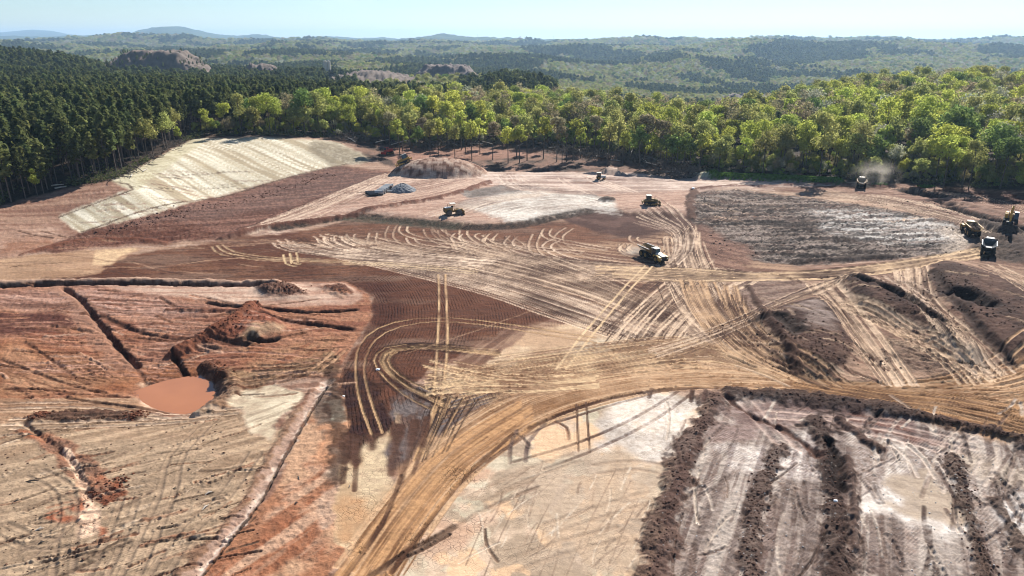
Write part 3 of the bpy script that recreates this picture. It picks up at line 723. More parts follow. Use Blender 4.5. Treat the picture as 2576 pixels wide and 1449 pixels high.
# far tracks
bundle([(610,590),(740,540),(860,490),(985,438)], [(640,592),(800,552),(920,500),(1010,450)], 8, (222,196,170), seed=51, dark=(150,112,94), w=.5)
bundle([(1180,540),(1290,512),(1420,502),(1530,520)], [(1260,562),(1360,540),(1460,528),(1560,536)], 12, (228,216,200), seed=52, dark=(158,138,122), w=.45, wander=.2)
bundle([(1150,560),(1250,520),(1400,498)], [(1010,545),(1180,510),(1360,488)], 8, (216,194,170), seed=53, dark=(150,120,104), w=.45)
bundle([(1240,446),(1258,470),(1320,490),(1500,497)], [(1300,444),(1330,468),(1420,486),(1620,490)], 6, (230,208,186), seed=54, dark=(150,116,100), w=.5, wander=.1)
bundle([(1190,440),(1600,446),(2100,462)], [(1240,492),(1600,494),(1950,482)], 16, (228,206,188), seed=55, dark=(160,130,114), w=.5, cut=.4)
bundle([(1400,446),(1440,470),(1500,495)], [(1480,446),(1540,470),(1600,492)], 5, (226,200,178), seed=56, w=.45)
bundle([(1950,485),(2150,500),(2350,545),(2480,580)], [(2050,480),(2250,496),(2450,540),(2600,590)], 9, (216,190,162), seed=57, dark=(126,92,74), w=.5, cut=.3)
bundle([(2200,470),(2400,495),(2640,545)], [(2250,468),(2480,500),(2700,560)], 6, (206,172,144), seed=58, dark=(120,80,64), w=.5, cut=.25)
bundle([(960,480),(1060,470),(1180,452)], [(900,540),(1080,500),(1210,462)], 8, (214,184,160), seed=59, dark=(146,106,88), w=.45, wander=.15)
# turning arcs beside the fill, pairs crossing it
tracks([(1103,690),(1105,770),(1101,860),(1095,960),(1086,1060)], (206,170,128), w=.34, dz=.06, a=.9, dark=BRN)
tracks([(1120,690),(1124,770),(1126,860),(1118,960),(1104,1062)], (210,172,130), w=.34, dz=.06, a=.9, dark=BRN)
tracks([(1625,665),(1560,735),(1480,825),(1400,925)], (220,188,148), w=.33, dz=.06); tracks([(1645,665),(1580,735),(1505,825),(1425,925)], (220,188,148), w=.33, dz=.06)
tracks([(940,1108),(905,1010),(895,930),(905,870),(950,828),(1050,802),(1200,806),(1500,850)], (200,162,120), w=.27, a=.8, dz=.07, dark=(84,54,40))
tracks([(962,1090),(930,1000),(916,930),(930,876),(970,838),(1060,812),(1200,816),(1500,862)], (196,158,118), w=.27, a=.75, dz=.07, dark=(84,54,40))
bundle([(1120,1050),(1010,990),(950,930),(948,890),(1020,868),(1250,880)], [(1130,1000),(1040,965),(985,925),(985,895),(1050,878),(1260,895)], 6, (204,168,126), seed=61, a=(.5, .85), w=.36, pair=1.7, dark=(80,48,34), cut=.03, wander=.03, single=True)
bundle([(960,900),(1150,830),(1330,760)], [(980,905),(1180,838),(1350,775)], 2, (176,140,112), seed=62, w=.3, single=True, dark=None, a=(.5, .7))
bundle([(1075,1010),(1200,985),(1340,980),(1500,965)], [(1075,900),(1200,925),(1340,940),(1500,935)], 14, (222,188,146), seed=63, w=.38, dark=(150,110,82), cut=.2, wander=.1)
bundle([(1040,1160),(1080,1060),(1105,1000)], [(1110,1130),(1150,1050),(1180,1000)], 6, (190,152,112), seed=64, w=.3, dark=(84,60,50), single=True)
# dark wet tracks on the pale pad
DK = (104,72,58)
for p in ([(1705,985),(1600,1050),(1450,1115),(1290,1162)], [(1740,990),(1640,1062),(1500,1130),(1370,1180)], [(1660,985),(1470,1040),(1330,1090),(1200,1180)]):
    tracks(p, (120,88,72), w=.42, a=.6, dz=.06)
tracks([(1370,1065),(1330,1110),(1322,1160)], (118,96,90), w=.45, a=.65, dz=.05); tracks([(1300,1080),(1284,1120),(1282,1165)], (120,96,86), w=.45, a=.65, dz=.05)
tracks([(1330,1120),(1312,1098),(1300,1090)], (120,96,86), w=.4, a=.55)
tracks([(1450,1015),(1453,1090),(1455,1135)], DK, w=.26, a=.5); tracks([(1474,1010),(1480,1090),(1483,1138)], DK, w=.26, a=.5)
tracks([(1395,1060),(1425,1075),(1430,1105)], (150,108,84), w=.35, a=.8)
tracks([(1140,1325),(1080,1360),(1010,1395),(930,1449)], (96,68,52), w=.6, a=.75, dz=.08)
tracks([(1130,1345),(1060,1385),(1000,1410)], (112,78,60), w=.4, a=.8, dz=.12)
tracks([(1219,1330),(1225,1370),(1252,1410)], (110,78,60), w=.3, a=.75, dz=.06)
tracks([(1350,1225),(1200,1290),(1120,1345),(960,1440)], (150,120,98), w=.5, a=.5, dz=.05)
for x, ya, yb in ((1205,1300,1420), (1262,1240,1449), (1345,1270,1400), (1402,1330,1449), (1470,1180,1449), (1522,1210,1300), (1566,1260,1420), (1610,1160,1310)):
    tracks([(x + (1340 - ya) * .5, ya), (x, 1340), (x - (yb - 1340) * .42, yb)], (150,124,104), w=.12, a=.5, dz=.03)
for p in ([(1640,975),(1632,1000)], [(1742,980),(1738,1010)], [(1775,985),(1770,1012)]):
    tracks(p, DK, w=.5, a=.8)
# dark tongues of fill dragged onto the pale pad
for p, ww in (([(872,1100),(868,1160),(862,1215)], 1.3), ([(897,1105),(896,1165),(892,1235)], 1.1), ([(1002,1075),(990,1130),(984,1195)], 1.5), ([(1045,1060),(1030,1130),(1008,1215)], 1.2), ([(1075,1050),(1062,1120),(1040,1190)], .9), ([(935,1100),(936,1130)], 1.0)):
    tracks(p, (116,80,62), w=ww * .45, a=.8, dz=.02); tracks(p[:2], (112,76,60), w=ww, a=.75, dz=.03)
# lug prints and seams over the pad
for p in ([(1240,1230),(1330,1190),(1450,1150)], [(1180,1265),(1260,1225),(1330,1200)], [(1500,1180),(1600,1170),(1690,1190)], [(1380,1330),(1500,1290),(1640,1250)], [(1290,1420),(1400,1380),(1560,1340)]):
    tracks(p, (172,144,118), w=.5, pair=2.0, a=.45, dz=.03)
# road shoulder tracks with lugs
for p in ([(1290,1090),(1180,1190),(1080,1310),(985,1440)], [(1330,1075),(1500,1010),(1700,975),(1850,980)], [(870,1449),(960,1320),(1010,1200)], [(1400,1045),(1560,995),(1760,975)]):
    tracks(p, (112,76,56), w=.45, a=.8, dz=.12)
# lower right arcs
for p in ([(2350,1230),(2370,1170),(2400,1110),(2440,1080)], [(2330,1200),(2300,1150),(2250,1110)], [(2500,1230),(2525,1180),(2530,1130)], [(2470,1200),(2490,1160),(2480,1120)]):
    tracks(p, (206,186,168), w=.4, pair=2.0, a=.7, dz=.07)
for p in ([(2000,1060),(2150,1075),(2300,1105),(2420,1150)], [(1930,1040),(2050,1050),(2250,1075),(2450,1120)], [(1880,1010),(1950,1090),(2000,1140)]):
    tracks(p, (198,170,154), w=.7, pair=2.2, a=.6, dz=.08)
# crawler tracks, lower left
for p in ([(90,1190),(160,1230),(165,1320),(60,1400)], [(0,1330),(100,1370),(200,1360)], [(330,1250),(300,1340),(250,1449)], [(560,1030),(450,1140),(420,1250),(330,1449)], [(640,1140),(560,1250),(480,1330),(400,1449)], [(160,1449),(180,1320),(240,1300)]):
    tracks(p, (150,126,106), w=.42, pair=1.9, a=.4, dz=.05)
for p in ([(20,1060),(300,1052),(560,1035)], [(40,1070),(300,1064),(520,1050)], [(0,1020),(250,1020),(420,1045),(600,1035)]):
    tracks(p, (214,184,156), w=.5, pair=2.0, a=.7, dz=.1, dark=(120,86,66))
for p in ([(830,935),(700,950),(560,975)], [(850,905),(740,925),(640,930)], [(860,880),(790,935),(700,960)]):
    tracks(p, (196,156,122), w=.5, pair=2.0, a=.7, dz=.14, dark=(110,72,52))
for k in range(26):
    y = 745 + k * 7.5; x0 = r.uniform(-60, 500); L = r.uniform(150, 420)
    tracks([(x0, y + 6), (x0 + L / 2, y + r.uniform(-4, 10)), (x0 + L, y + 14)], r.choice([(200,148,122), (150,92,68), (206,160,136)]), w=.35, pair=2.0, a=.55, dz=.1, seed=k)

# small scrapes, rills and blade marks
sr = random.Random(33)
def scrapes(n_, box, cols, ang, L=(1.5, 6), w=(.12, .4), dz=.12, a=(.35, .8)):
    for k in range(n_):
        x, y, _ = P(sr.uniform(box[0], box[2]), sr.uniform(box[1], box[3]))
        l_ = sr.uniform(*L); t = R(sr.gauss(ang, 16)); c = sr.uniform(-.25, .25)
        q = np.array([(x + (u * math.cos(t) - c * u * u / l_ * math.sin(t)), y + (u * math.sin(t) + c * u * u / l_ * math.cos(t))) for u in np.linspace(-l_ / 2, l_ / 2, 6)])
        s = qwin(q, 2.5)
        seg_max(SCR, q, sr.uniform(*w), sr.uniform(*a), .6, SCZ, sr.choice((dz, dz * .5, -dz * .6)))
        paint(SCR[s], soil(*sr.choice(cols)), 1, .5, FINE, s); RUT[s] += SCZ[s]
        SCR[s] = 0; SCZ[s] = 0
SCR = np.zeros(SHP, np.float32); SCZ = np.zeros(SHP, np.float32)
scrapes(130, (0, 1060, 640, 1449), [(120,96,78), (204,178,150), (140,112,92), (170,120,92)], 35)
scrapes(120, (0, 730, 860, 1000), [(120,76,54), (206,164,136), (140,92,66), (196,140,108)], -8, L=(3, 12), w=(.2, .6))
scrapes(60, (1190, 1180, 1640, 1449), [(150,124,104), (222,202,178), (168,140,116)], 60, w=(.06, .2), dz=.04, a=(.3, .6))
scrapes(110, (1680, 1020, 2576, 1449), [(206,188,170), (112,88,76), (136,110,96)], LANE, L=(3, 12), w=(.12, .45))
scrapes(110, (1850, 690, 2576, 960), [(206,176,146), (100,74,60), (130,98,80)], -50, L=(3, 10), w=(.15, .5))
scrapes(70, (0, 590, 900, 700), [(190,150,120), (108,74,58), (150,110,88)], 4, L=(6, 22), w=(.2, .5), dz=.06)
scrapes(70, (200, 430, 980, 600), [(176,140,120), (104,74,62), (150,112,96)], 26, L=(4, 14), w=(.25, .6))
scrapes(90, (1740, 470, 2576, 560), [(206,176,150), (110,80,66), (150,114,96)], -14, L=(5, 18), w=(.25, .6))
# ------------------------------------------------------------------ relief: windrows, berms, ditches, heaps, pits
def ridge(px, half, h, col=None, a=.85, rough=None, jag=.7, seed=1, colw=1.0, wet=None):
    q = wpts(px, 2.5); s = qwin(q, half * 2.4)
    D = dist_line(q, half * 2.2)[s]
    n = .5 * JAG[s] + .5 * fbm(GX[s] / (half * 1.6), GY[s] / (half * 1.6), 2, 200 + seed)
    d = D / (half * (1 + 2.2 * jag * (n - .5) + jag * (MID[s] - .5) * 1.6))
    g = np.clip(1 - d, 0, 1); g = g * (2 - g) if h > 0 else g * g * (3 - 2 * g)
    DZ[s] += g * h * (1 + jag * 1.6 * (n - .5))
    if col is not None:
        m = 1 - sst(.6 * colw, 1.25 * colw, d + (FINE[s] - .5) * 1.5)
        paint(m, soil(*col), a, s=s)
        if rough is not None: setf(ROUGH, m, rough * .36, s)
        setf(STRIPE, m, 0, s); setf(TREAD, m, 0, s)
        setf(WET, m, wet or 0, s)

DKS = (98, 74, 64)
ridge([(1800,1000),(1770,1060),(1735,1120),(1700,1215),(1672,1300),(1655,1380),(1640,1500)], 2.0, .6, (116,86,74), rough=1.6, seed=2)
ridge([(1968,1130),(1935,1180),(1908,1250),(1892,1340),(1880,1500)], 1.4, .4, (116,92,80), rough=1.6, seed=3)
ridge([(2052,1060),(2072,1110),(2092,1180),(2098,1260),(2102,1350),(2104,1500)], 1.8, .55, (94,70,60), rough=1.8, seed=4)
ridge([(2085,1110),(2105,1165),(2112,1230)], 1.2, -1.2, (66,46,38), rough=1.2, seed=5)
ridge([(2130,1150),(2150,1260),(2150,1380)], .7, .5, (118,92,80), rough=1.0, seed=6)
ridge([(2395,1150),(2425,1260),(2455,1370),(2490,1500)], 1.1, .45, (118,94,80), rough=1.5, seed=7)
ridge([(2500,1260),(2560,1350),(2620,1460)], 1.1, .4, (116,92,78), rough=1.4, seed=8)
ridge([(1840,985),(1980,1000),(2100,1012),(2250,1035),(2400,1068),(2576,1112),(2900,1190)], 2.2, .7, (86,62,54), rough=1.6, seed=9)
ridge([(1830,1005),(1900,1050),(1990,1090),(2060,1150)], .8, -.4, (120,84,70), rough=.8, seed=10)
ridge([(2110,1055),(2180,1110),(2215,1130)], .8, .5, (110,80,68), rough=1.0, seed=11)
# left: berm with its dark face, diagonal ditch, gullies
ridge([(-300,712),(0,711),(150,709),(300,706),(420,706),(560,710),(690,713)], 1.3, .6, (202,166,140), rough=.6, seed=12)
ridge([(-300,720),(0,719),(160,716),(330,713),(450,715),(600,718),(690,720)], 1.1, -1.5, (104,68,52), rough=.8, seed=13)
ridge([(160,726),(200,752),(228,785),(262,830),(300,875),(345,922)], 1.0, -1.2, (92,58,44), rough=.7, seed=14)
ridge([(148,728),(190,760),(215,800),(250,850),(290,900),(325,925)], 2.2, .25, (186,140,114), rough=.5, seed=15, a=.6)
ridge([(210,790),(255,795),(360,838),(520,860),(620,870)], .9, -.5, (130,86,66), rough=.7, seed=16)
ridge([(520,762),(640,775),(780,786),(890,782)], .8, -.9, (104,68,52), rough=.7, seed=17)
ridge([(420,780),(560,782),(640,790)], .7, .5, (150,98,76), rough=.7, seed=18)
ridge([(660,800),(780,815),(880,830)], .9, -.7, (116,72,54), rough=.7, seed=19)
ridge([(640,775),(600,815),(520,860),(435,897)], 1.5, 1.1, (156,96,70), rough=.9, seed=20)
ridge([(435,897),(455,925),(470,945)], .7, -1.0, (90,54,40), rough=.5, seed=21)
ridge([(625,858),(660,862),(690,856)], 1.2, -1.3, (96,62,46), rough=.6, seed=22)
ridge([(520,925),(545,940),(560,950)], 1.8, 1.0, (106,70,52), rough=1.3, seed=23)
ridge([(560,960),(590,985),(560,1015),(500,1040)], 1.8, .9, None, seed=24)
ridge([(100,1048),(220,1042),(340,1046)], 1.5, .35, (118,84,66), rough=1.6, seed=25, jag=.8)
ridge([(60,1062),(120,1110),(180,1165),(225,1250)], .9, -.5, None, seed=26)
ridge([(830,960),(800,985),(760,1050),(700,1150),(640,1260),(560,1360),(480,1460)], 1.3, -.35, (224,200,180), rough=.3, colw=.7, jag=.35, seed=27)
ridge([(822,975),(772,1052),(712,1155),(655,1262),(578,1362),(500,1462)], .3, -.5, (70,50,42), rough=.3, seed=28, jag=.8)
ridge([(790,985),(745,1050),(685,1150),(625,1260),(540,1360),(455,1462)], 1.2, .25, (150,104,80), rough=1.0, seed=29, a=.6, jag=.8)
ridge([(838,925),(845,1000),(852,1100),(848,1200)], 1.4, .15, (96,66,50), rough=.8, seed=30, a=.7, jag=.8)
ridge([(165,1000),(330,1022),(420,1032)], .6, -.3, (130,94,72), rough=.5, seed=31)
for k, p in enumerate(([(0,905),(80,935),(150,960),(260,990)], [(30,985),(140,975),(250,985)], [(340,925),(362,955),(372,985)], [(60,860),(120,900),(190,950)], [(320,1000),(180,990),(60,1000)])):
    ridge(p, .45, -.25, (130,86,64), rough=.5, seed=40 + k, a=.5, jag=1.0)
# raised bench, its dark lip, red berm behind it
mb, sb = pmask([(560,604),(880,540),(1000,552),(1180,572),(1300,567),(1400,546),(1480,532),(1740,543),(1900,475),(1500,440),(1190,436),(960,440),(700,545)], 0, 0)
DZ[sb] += blur(mb, 3) * 1.3
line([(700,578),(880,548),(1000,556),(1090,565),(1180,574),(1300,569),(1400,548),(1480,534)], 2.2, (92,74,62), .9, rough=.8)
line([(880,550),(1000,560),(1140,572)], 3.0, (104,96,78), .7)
ridge([(560,602),(700,574),(850,550),(1000,524),(1100,508),(1180,485),(1232,466)], 1.5, .8, (138,90,72), rough=.9, seed=50)
ridge([(60,640),(180,610),(330,600),(420,612)], 1.2, .5, (148,92,68), rough=.9, seed=51, a=.7)
ridge([(1000,425),(1060,430),(1100,440)], 1.2, -.5, None, seed=52)
ridge([(1740,484),(1900,470),(2100,462),(2220,468)], 1.2, .5, (136,92,76), rough=.7, seed=53)
ridge([(1520,512),(1540,513)], 1.8, 1.2, (110,92,80), rough=1.2, seed=54)
ridge([(1745,486),(1735,520),(1740,550)], 1.5, .6, (120,84,68), rough=.9, seed=55)
ridge([(1450,462),(1580,455),(1690,462)], 2.0, .5, None, seed=56)
# round heap that the far dozer climbs
_mx, _my, _ = p2w(1100, 452); MX, MY = float(_mx[0]), float(_my[0])
_u = np.hypot((GX - MX) / 20.0, (GY - MY - 8) / 13.0)
hm = np.clip(1 - _u ** 2.2, 0, 1) ** .8
DZ += hm * 6.2
mmh = sst(.02, .12, hm)
paint(mmh, soil(190, 156, 134)); paint(mmh * sst(.48, .6, fbm(GX / 1.8, GY / 1.6, 4, 130)), soil(142, 102, 84)); setf(ROUGH, mmh, .45)
paint(mmh * sst(.54, .62, fbm(GX / 2.4, GY / 1.5, 3, 131)), soil(214, 188, 166), .8)
# small far heap
ridge([(1535,440),(1548,440)], 4, 2.6, (190,166,148), rough=.4, seed=58)
# grass bank, pale mound beside it
ridge([(1795,446),(1900,450),(2000,455),(2105,459)], 3.0, 1.5, (92,130,62), rough=.3, jag=.15, seed=80)
ridge([(1760,442),(1785,442)], 3.5, 1.6, (206,202,170), rough=.2, jag=.2, seed=81)
# pits and the excavated face on the right
ridge([(2290,480),(2320,487),(2352,492)], 4.5, -3.2, (84,62,54), rough=.5, seed=60, jag=.2)
ridge([(2350,506),(2385,513)], 3.0, -1.6, (108,82,70), rough=.7, seed=61)
ridge([(2400,520),(2440,535),(2490,548),(2530,560),(2576,575)], 3.0, -2.4, (80,62,54), rough=.8, seed=62)
ridge([(2350,510),(2420,512),(2500,532),(2576,552)], 2.4, .7, (164,130,110), rough=.5, seed=63)
ridge([(2470,566),(2500,572),(2530,580)], 3.4, 1.6, (112,96,86), rough=1.6, seed=64)
ridge([(2545,600),(2580,620),(2620,680)], 3.0, 1.2, (104,84,74), rough=1.4, seed=65)
ridge([(2150,704),(2220,740),(2300,785),(2390,840)], 1.6, -1.5, (78,54,46), rough=.9, seed=66)
ridge([(2160,715),(2180,725)], 3, -1.2, (72,50,42), rough=.9, seed=67)
ridge([(2405,750),(2440,766),(2470,785)], 2.6, -2.0, (76,54,46), rough=.8, seed=68)
ridge([(1925,805),(1960,815),(2000,850)], 2.4, -1.0, (84,66,56), rough=1.1, seed=69)
ridge([(2340,690),(2390,760),(2470,850),(2545,915)], 1.2, -.6, (96,72,60), rough=.9, seed=70)
ridge([(1880,720),(1915,775),(1960,850),(2010,935)], 1.0, .5, (104,72,58), rough=.6, seed=71)
ridge([(1990,660),(2150,652),(2250,648)], 1.4, .8, (90,72,62), rough=1.6, seed=72)
# pond basin
PONDPOLY = [(352,990),(430,966),(535,946),(545,965),(540,990),(515,1018),(480,1038),(420,1032),(375,1016)]
mpd, sp_ = pmask(PONDPOLY, 0, 2)
DZ[sp_] -= blur(mpd, 9) * 1.3

# clods and fine relief
_ff = np.clip(GY / 60, 1, 6)
cl = (fbm(GX / .55, GY / .55, 2, 140) - .5) * .75 + (fbm(GX / 1.7, GY / 1.7, 3, 141) - .5) * .6
clx = (dn(ALL, -8, 4.0, 1.5, 142, 3) - .5) * 1.6
DZ += ROUGH * cl * np.where(ROUGH > .9, 1.25, .8) + np.clip(ROUGH - 1.0, 0, 1) * clx
DZ += RUT * 1.6
DZ += (BIG - .5) * .5
_lm = base @ np.array([.3, .55, .15], np.float32)
base[...] = _lm[..., None] + (base - _lm[..., None]) * 1.0
base *= np.clip((_lm / .23) ** .38, .45, 1.35)[..., None]
fade = sst(20, 45, GY)
GZ = (GZ0 + DZ * fade).astype(np.float32)
# guide lines for the roller pattern on the fill
fl = wpts([(-400,716),(0,714),(500,709),(860,702),(925,735),(945,790),(925,845),(870,920),(845,980),(852,1100),(860,1250)], 4)
_lo = (slice(None, None, 4), slice(None, None, 4))
def _flow():
    X = GX[_lo]; Y = GY[_lo]; D = np.full(X.shape, 1e9, np.float32)
    for i in range(len(fl) - 1):
        v = fl[i + 1] - fl[i]; t = np.clip(((X - fl[i][0]) * v[0] + (Y - fl[i][1]) * v[1]) / max(float(v @ v), 1e-6), 0, 1)
        np.minimum(D, (X - fl[i][0] - t * v[0]) ** 2 + (Y - fl[i][1] - t * v[1]) ** 2, out=D)
    D = np.sqrt(D)
    ri = np.arange(SHP[0]) / 4.0; ci = np.arange(SHP[1]) / 4.0
    r0 = np.clip(ri.astype(int), 0, D.shape[0] - 2); c0 = np.clip(ci.astype(int), 0, D.shape[1] - 2)
    a = (ri - r0)[:, None].astype(np.float32); b = (ci - c0)[None].astype(np.float32)
    g = lambda i, j: D[np.ix_(r0 + i, c0 + j)]
    return (g(0, 0) * (1 - b) + g(0, 1) * b) * (1 - a) + (g(1, 0) * (1 - b) + g(1, 1) * b) * a
FLOW = _flow()

ground_me = grid_mesh('ground', GX, GY, GZ)
def add_attr(me, name, arr):
    if arr.ndim == 3:
        at = me.attributes.new(name, 'FLOAT_COLOR', 'POINT')
        full = np.ones(arr.shape[:2] + (4,), np.float32); full[..., :arr.shape[2]] = arr
        at.data.foreach_set('color', full.ravel())
    else:
        at = me.attributes.new(name, 'FLOAT', 'POINT'); at.data.foreach_set('value', arr.astype(np.float32).ravel())
add_attr(ground_me, 'soil', np.clip(base, .008, .9))
add_attr(ground_me, 'mask', np.stack([STRIPE, WET, CRACK, np.clip(ROUGH / 2, 0, 1)], -1))
add_attr(ground_me, 'flow', FLOW)
add_attr(ground_me, 'tread', TREAD)

gm = bpy.data.materials.new('graded_soil'); gm.use_nodes = True
n = gm.node_tree.nodes; l = gm.node_tree.links
def N(t, **k):
    x = n.new(t)
    for a, b in k.items(): setattr(x, a, b)
    return x
def M(op, a=None, b=None, c=None):
    x = N('ShaderNodeMath', operation=op)
    for i, v in enumerate((a, b, c)):
        if v is None: continue
        if isinstance(v, (int, float)): x.inputs[i].default_value = v
        else: l.new(v, x.inputs[i])
    return x.outputs[0]
def RAMP(v, a, b):
    x = N('ShaderNodeMapRange'); x.interpolation_type = 'SMOOTHSTEP'
    l.new(v, x.inputs['Value']); x.inputs['From Min'].default_value = a; x.inputs['From Max'].default_value = b
    return x.outputs[0]
bs = n['Principled BSDF']
A_s = N('ShaderNodeAttribute', attribute_name='soil'); A_m = N('ShaderNodeAttribute', attribute_name='mask')
A_f = N('ShaderNodeAttribute', attribute_name='flow'); A_t = N('ShaderNodeAttribute', attribute_name='tread')
sep = N('ShaderNodeSeparateColor'); l.new(A_m.outputs['Color'], sep.inputs[0])
geo = N('ShaderNodeNewGeometry')
def NOISE(scale, detail=4, rough=.6, vec=None):
    x = N('ShaderNodeTexNoise'); x.inputs['Scale'].default_value = scale; x.inputs['Detail'].default_value = detail; x.inputs['Roughness'].default_value = rough
    l.new(vec or geo.outputs['Position'], x.inputs['Vector'])
    return x.outputs['Fac']
n1 = NOISE(1.3, 4, .68); n2 = NOISE(3.6, 3, .65); n3 = NOISE(.25, 2, .6)
# rows pressed by the roller, following the lane
wob = n3
ph = M('ADD', M('MULTIPLY', A_f.outputs['Fac'], 2 * math.pi / .62), M('ADD', M('MULTIPLY', wob, 6.0), M('MULTIPLY', n1, 3.0)))
st = M('MULTIPLY', M('ADD', M('SINE', ph), 1.0), .5)
stp = M('MULTIPLY', M('MULTIPLY', sep.outputs[0], RAMP(st, .35, .95)), M('MULTIPLY', RAMP(n1, .3, .62), RAMP(n3, .38, .62)))
# bars left by crawler tracks
wv = N('ShaderNodeTexWave'); wv.inputs['Scale'].default_value = .9; wv.inputs['Distortion'].default_value = 2.5; wv.inputs['Detail'].default_value = 2; wv.inputs['Detail Scale'].default_value = .4
mp_ = N('ShaderNodeMapping'); mp_.inputs['Rotation'].default_value = (0, 0, .9); l.new(geo.outputs['Position'], mp_.inputs['Vector']); l.new(mp_.outputs[0], wv.inputs['Vector'])
trd = M('MULTIPLY', M('MULTIPLY', A_t.outputs['Fac'], wv.outputs['Fac']), RAMP(n3, .42, .62))
# dried cracks
vo = N('ShaderNodeTexVoronoi'); vo.feature = 'DISTANCE_TO_EDGE'; vo.inputs['Scale'].default_value = 1.5; l.new(geo.outputs['Position'], vo.inputs['Vector'])
crk = M('MULTIPLY', M('SUBTRACT', 1.0, RAMP(vo.outputs['Distance'], .02, .07)), M('MULTIPLY', sep.outputs[2], RAMP(n3, .35, .6)))
# speckle of clods and grit
spk = M('MULTIPLY', RAMP(n2, .52, .72), A_m.outputs['Alpha'])
stv = N('ShaderNodeMapping'); stv.inputs['Scale'].default_value = (.16, .9, .6); l.new(geo.outputs['Position'], stv.inputs['Vector'])
n4 = NOISE(1.6, 4, .7, stv.outputs[0])
amp = M('ADD', M('MULTIPLY', A_m.outputs['Alpha'], 1.3), .42)
gain = M('ADD', M('MULTIPLY', M('MULTIPLY', M('SUBTRACT', n1, .5), 1.5), amp), 1.0)
gain = M('MULTIPLY', gain, M('ADD', M('MULTIPLY', M('MULTIPLY', M('SUBTRACT', n4, .5), 1.5), amp), 1.0))
gain = M('MULTIPLY', gain, M('ADD', M('MULTIPLY', M('MULTIPLY', M('SUBTRACT', n2, .5), 1.5), amp), 1.0))
gain = M('MULTIPLY', gain, M('SUBTRACT', 1.0, M('MULTIPLY', RAMP(n2, .60, .68), M('MULTIPLY', amp, .5))))
gain = M('ADD', gain, M('MULTIPLY', RAMP(n2, .38, .30), M('MULTIPLY', amp, .45)))
gain = M('MULTIPLY', gain, M('ADD', M('MULTIPLY', n3, .3), .85))
dark_ = M('ADD', M('ADD', M('MULTIPLY', stp, .40), M('MULTIPLY', trd, .07)), M('ADD', M('MULTIPLY', crk, .5), M('MULTIPLY', spk, .35)))
gain = M('MULTIPLY', gain, M('MAXIMUM', M('SUBTRACT', 1.0, dark_), .15))
gain = M('ADD', gain, M('MULTIPLY', M('MULTIPLY', sep.outputs[0], RAMP(st, .0, .4)), 0.0))
vm = N('ShaderNodeVectorMath', operation='SCALE'); l.new(A_s.outputs['Color'], vm.inputs[0]); l.new(gain, vm.inputs['Scale'])
l.new(vm.outputs[0], bs.inputs['Base Color'])
wetm = M('MULTIPLY', sep.outputs[1], RAMP(n1, .35, .62))
l.new(M('SUBTRACT', .95, M('MULTIPLY', wetm, .55)), bs.inputs['Roughness'])
l.new(M('ADD', .12, M('MULTIPLY', wetm, .5)), bs.inputs['Specular IOR Level'])
hh = M('ADD', M('MULTIPLY', M('ADD', n1, M('MULTIPLY', n2, .45)), M('ADD', M('MULTIPLY', A_m.outputs['Alpha'], 1.2), .10)), M('SUBTRACT', 0.0, M('ADD', M('MULTIPLY', stp, .35), M('ADD', M('MULTIPLY', trd, .10), M('MULTIPLY', crk, .2)))))
bp = N('ShaderNodeBump'); bp.inputs['Strength'].default_value = .8; bp.inputs['Distance'].default_value = .5
l.new(hh, bp.inputs['Height']); l.new(bp.outputs[0], bs.inputs['Normal'])
ground_me.materials.append(gm)
ground = bpy.data.objects.new('ground', ground_me); COL.objects.link(ground)
ground['kind'] = 'structure'

def gz(X, Y):
    """height of the finished ground under a point"""
    r, c = gidx(X, Y)
    r = float(np.clip(r, 0, SHP[0] - 1.001)); c = float(np.clip(c, 0, SHP[1] - 1.001))
    i, j = int(r), int(c); a, b = r - i, c - j
    return float((GZ[i, j] * (1 - b) + GZ[i, j + 1] * b) * (1 - a) + (GZ[i + 1, j] * (1 - b) + GZ[i + 1, j + 1] * b) * a)

# muddy water
pw = wpts(PONDPOLY + PONDPOLY[:1], 1.5)[:-1]
pc_ = pw.mean(0); pw = pc_ + (pw - pc_) * 1.3
mw = mat('muddy_water', lin((198, 130, 84), KEXP), rough=.1, spec=.5, noise=.16, nscale=.12)
pond_z = float(np.median([gz(*p) for p in pc_ + (pw - pc_) * .72]))
vs = [(p[0], p[1], pond_z) for p in pw] + [(pc_[0], pc_[1], pond_z)]
water = mesh_obj('pond_water', vs, [(i, (i + 1) % len(pw), len(pw)) for i in range(len(pw))], mw)
water['kind'] = 'structure'

# ------------------------------------------------------------------ the country beyond
nY, nX = 420, 620
Yf = np.exp(np.linspace(math.log(335), math.log(20000), nY))
tf = np.sinh(np.linspace(-1.9, 1.9, nX)) / np.sinh(1.9) * 2.4
HX = tf[None, :] * Yf[:, None]; HY = np.repeat(Yf[:, None], nX, 1)
HZ = terrain(HX, HY)
HZ -= 1.2 * (1 - sst(420, 470, HY))
HZ += sst(2500, 4200, HY) * (fbm(HX / 40, HY / 70, 3, 150) - .5) * 22 * np.clip(1 - (HY - 9000) / 5000, .35, 1)
hills_me = grid_mesh('hills', HX, HY, HZ)
hmn = bpy.data.materials.new('wooded_hills'); hmn.use_nodes = True
n = hmn.node_tree.nodes; l = hmn.node_tree.links
geo = N('ShaderNodeNewGeometry'); bs = n['Principled BSDF']; bs.inputs['Roughness'].default_value = 1.0; bs.inputs['Specular IOR Level'].default_value = .05
cr = N('ShaderNodeValToRGB'); cr.color_ramp.elements[0].position = .36; cr.color_ramp.elements[1].position = .66
cr.color_ramp.elements[0].color = (.018, .030, .014, 1); cr.color_ramp.elements[1].color = (.085, .105, .038, 1)
e = cr.color_ramp.elements.new(.5); e.color = (.045, .062, .024, 1)
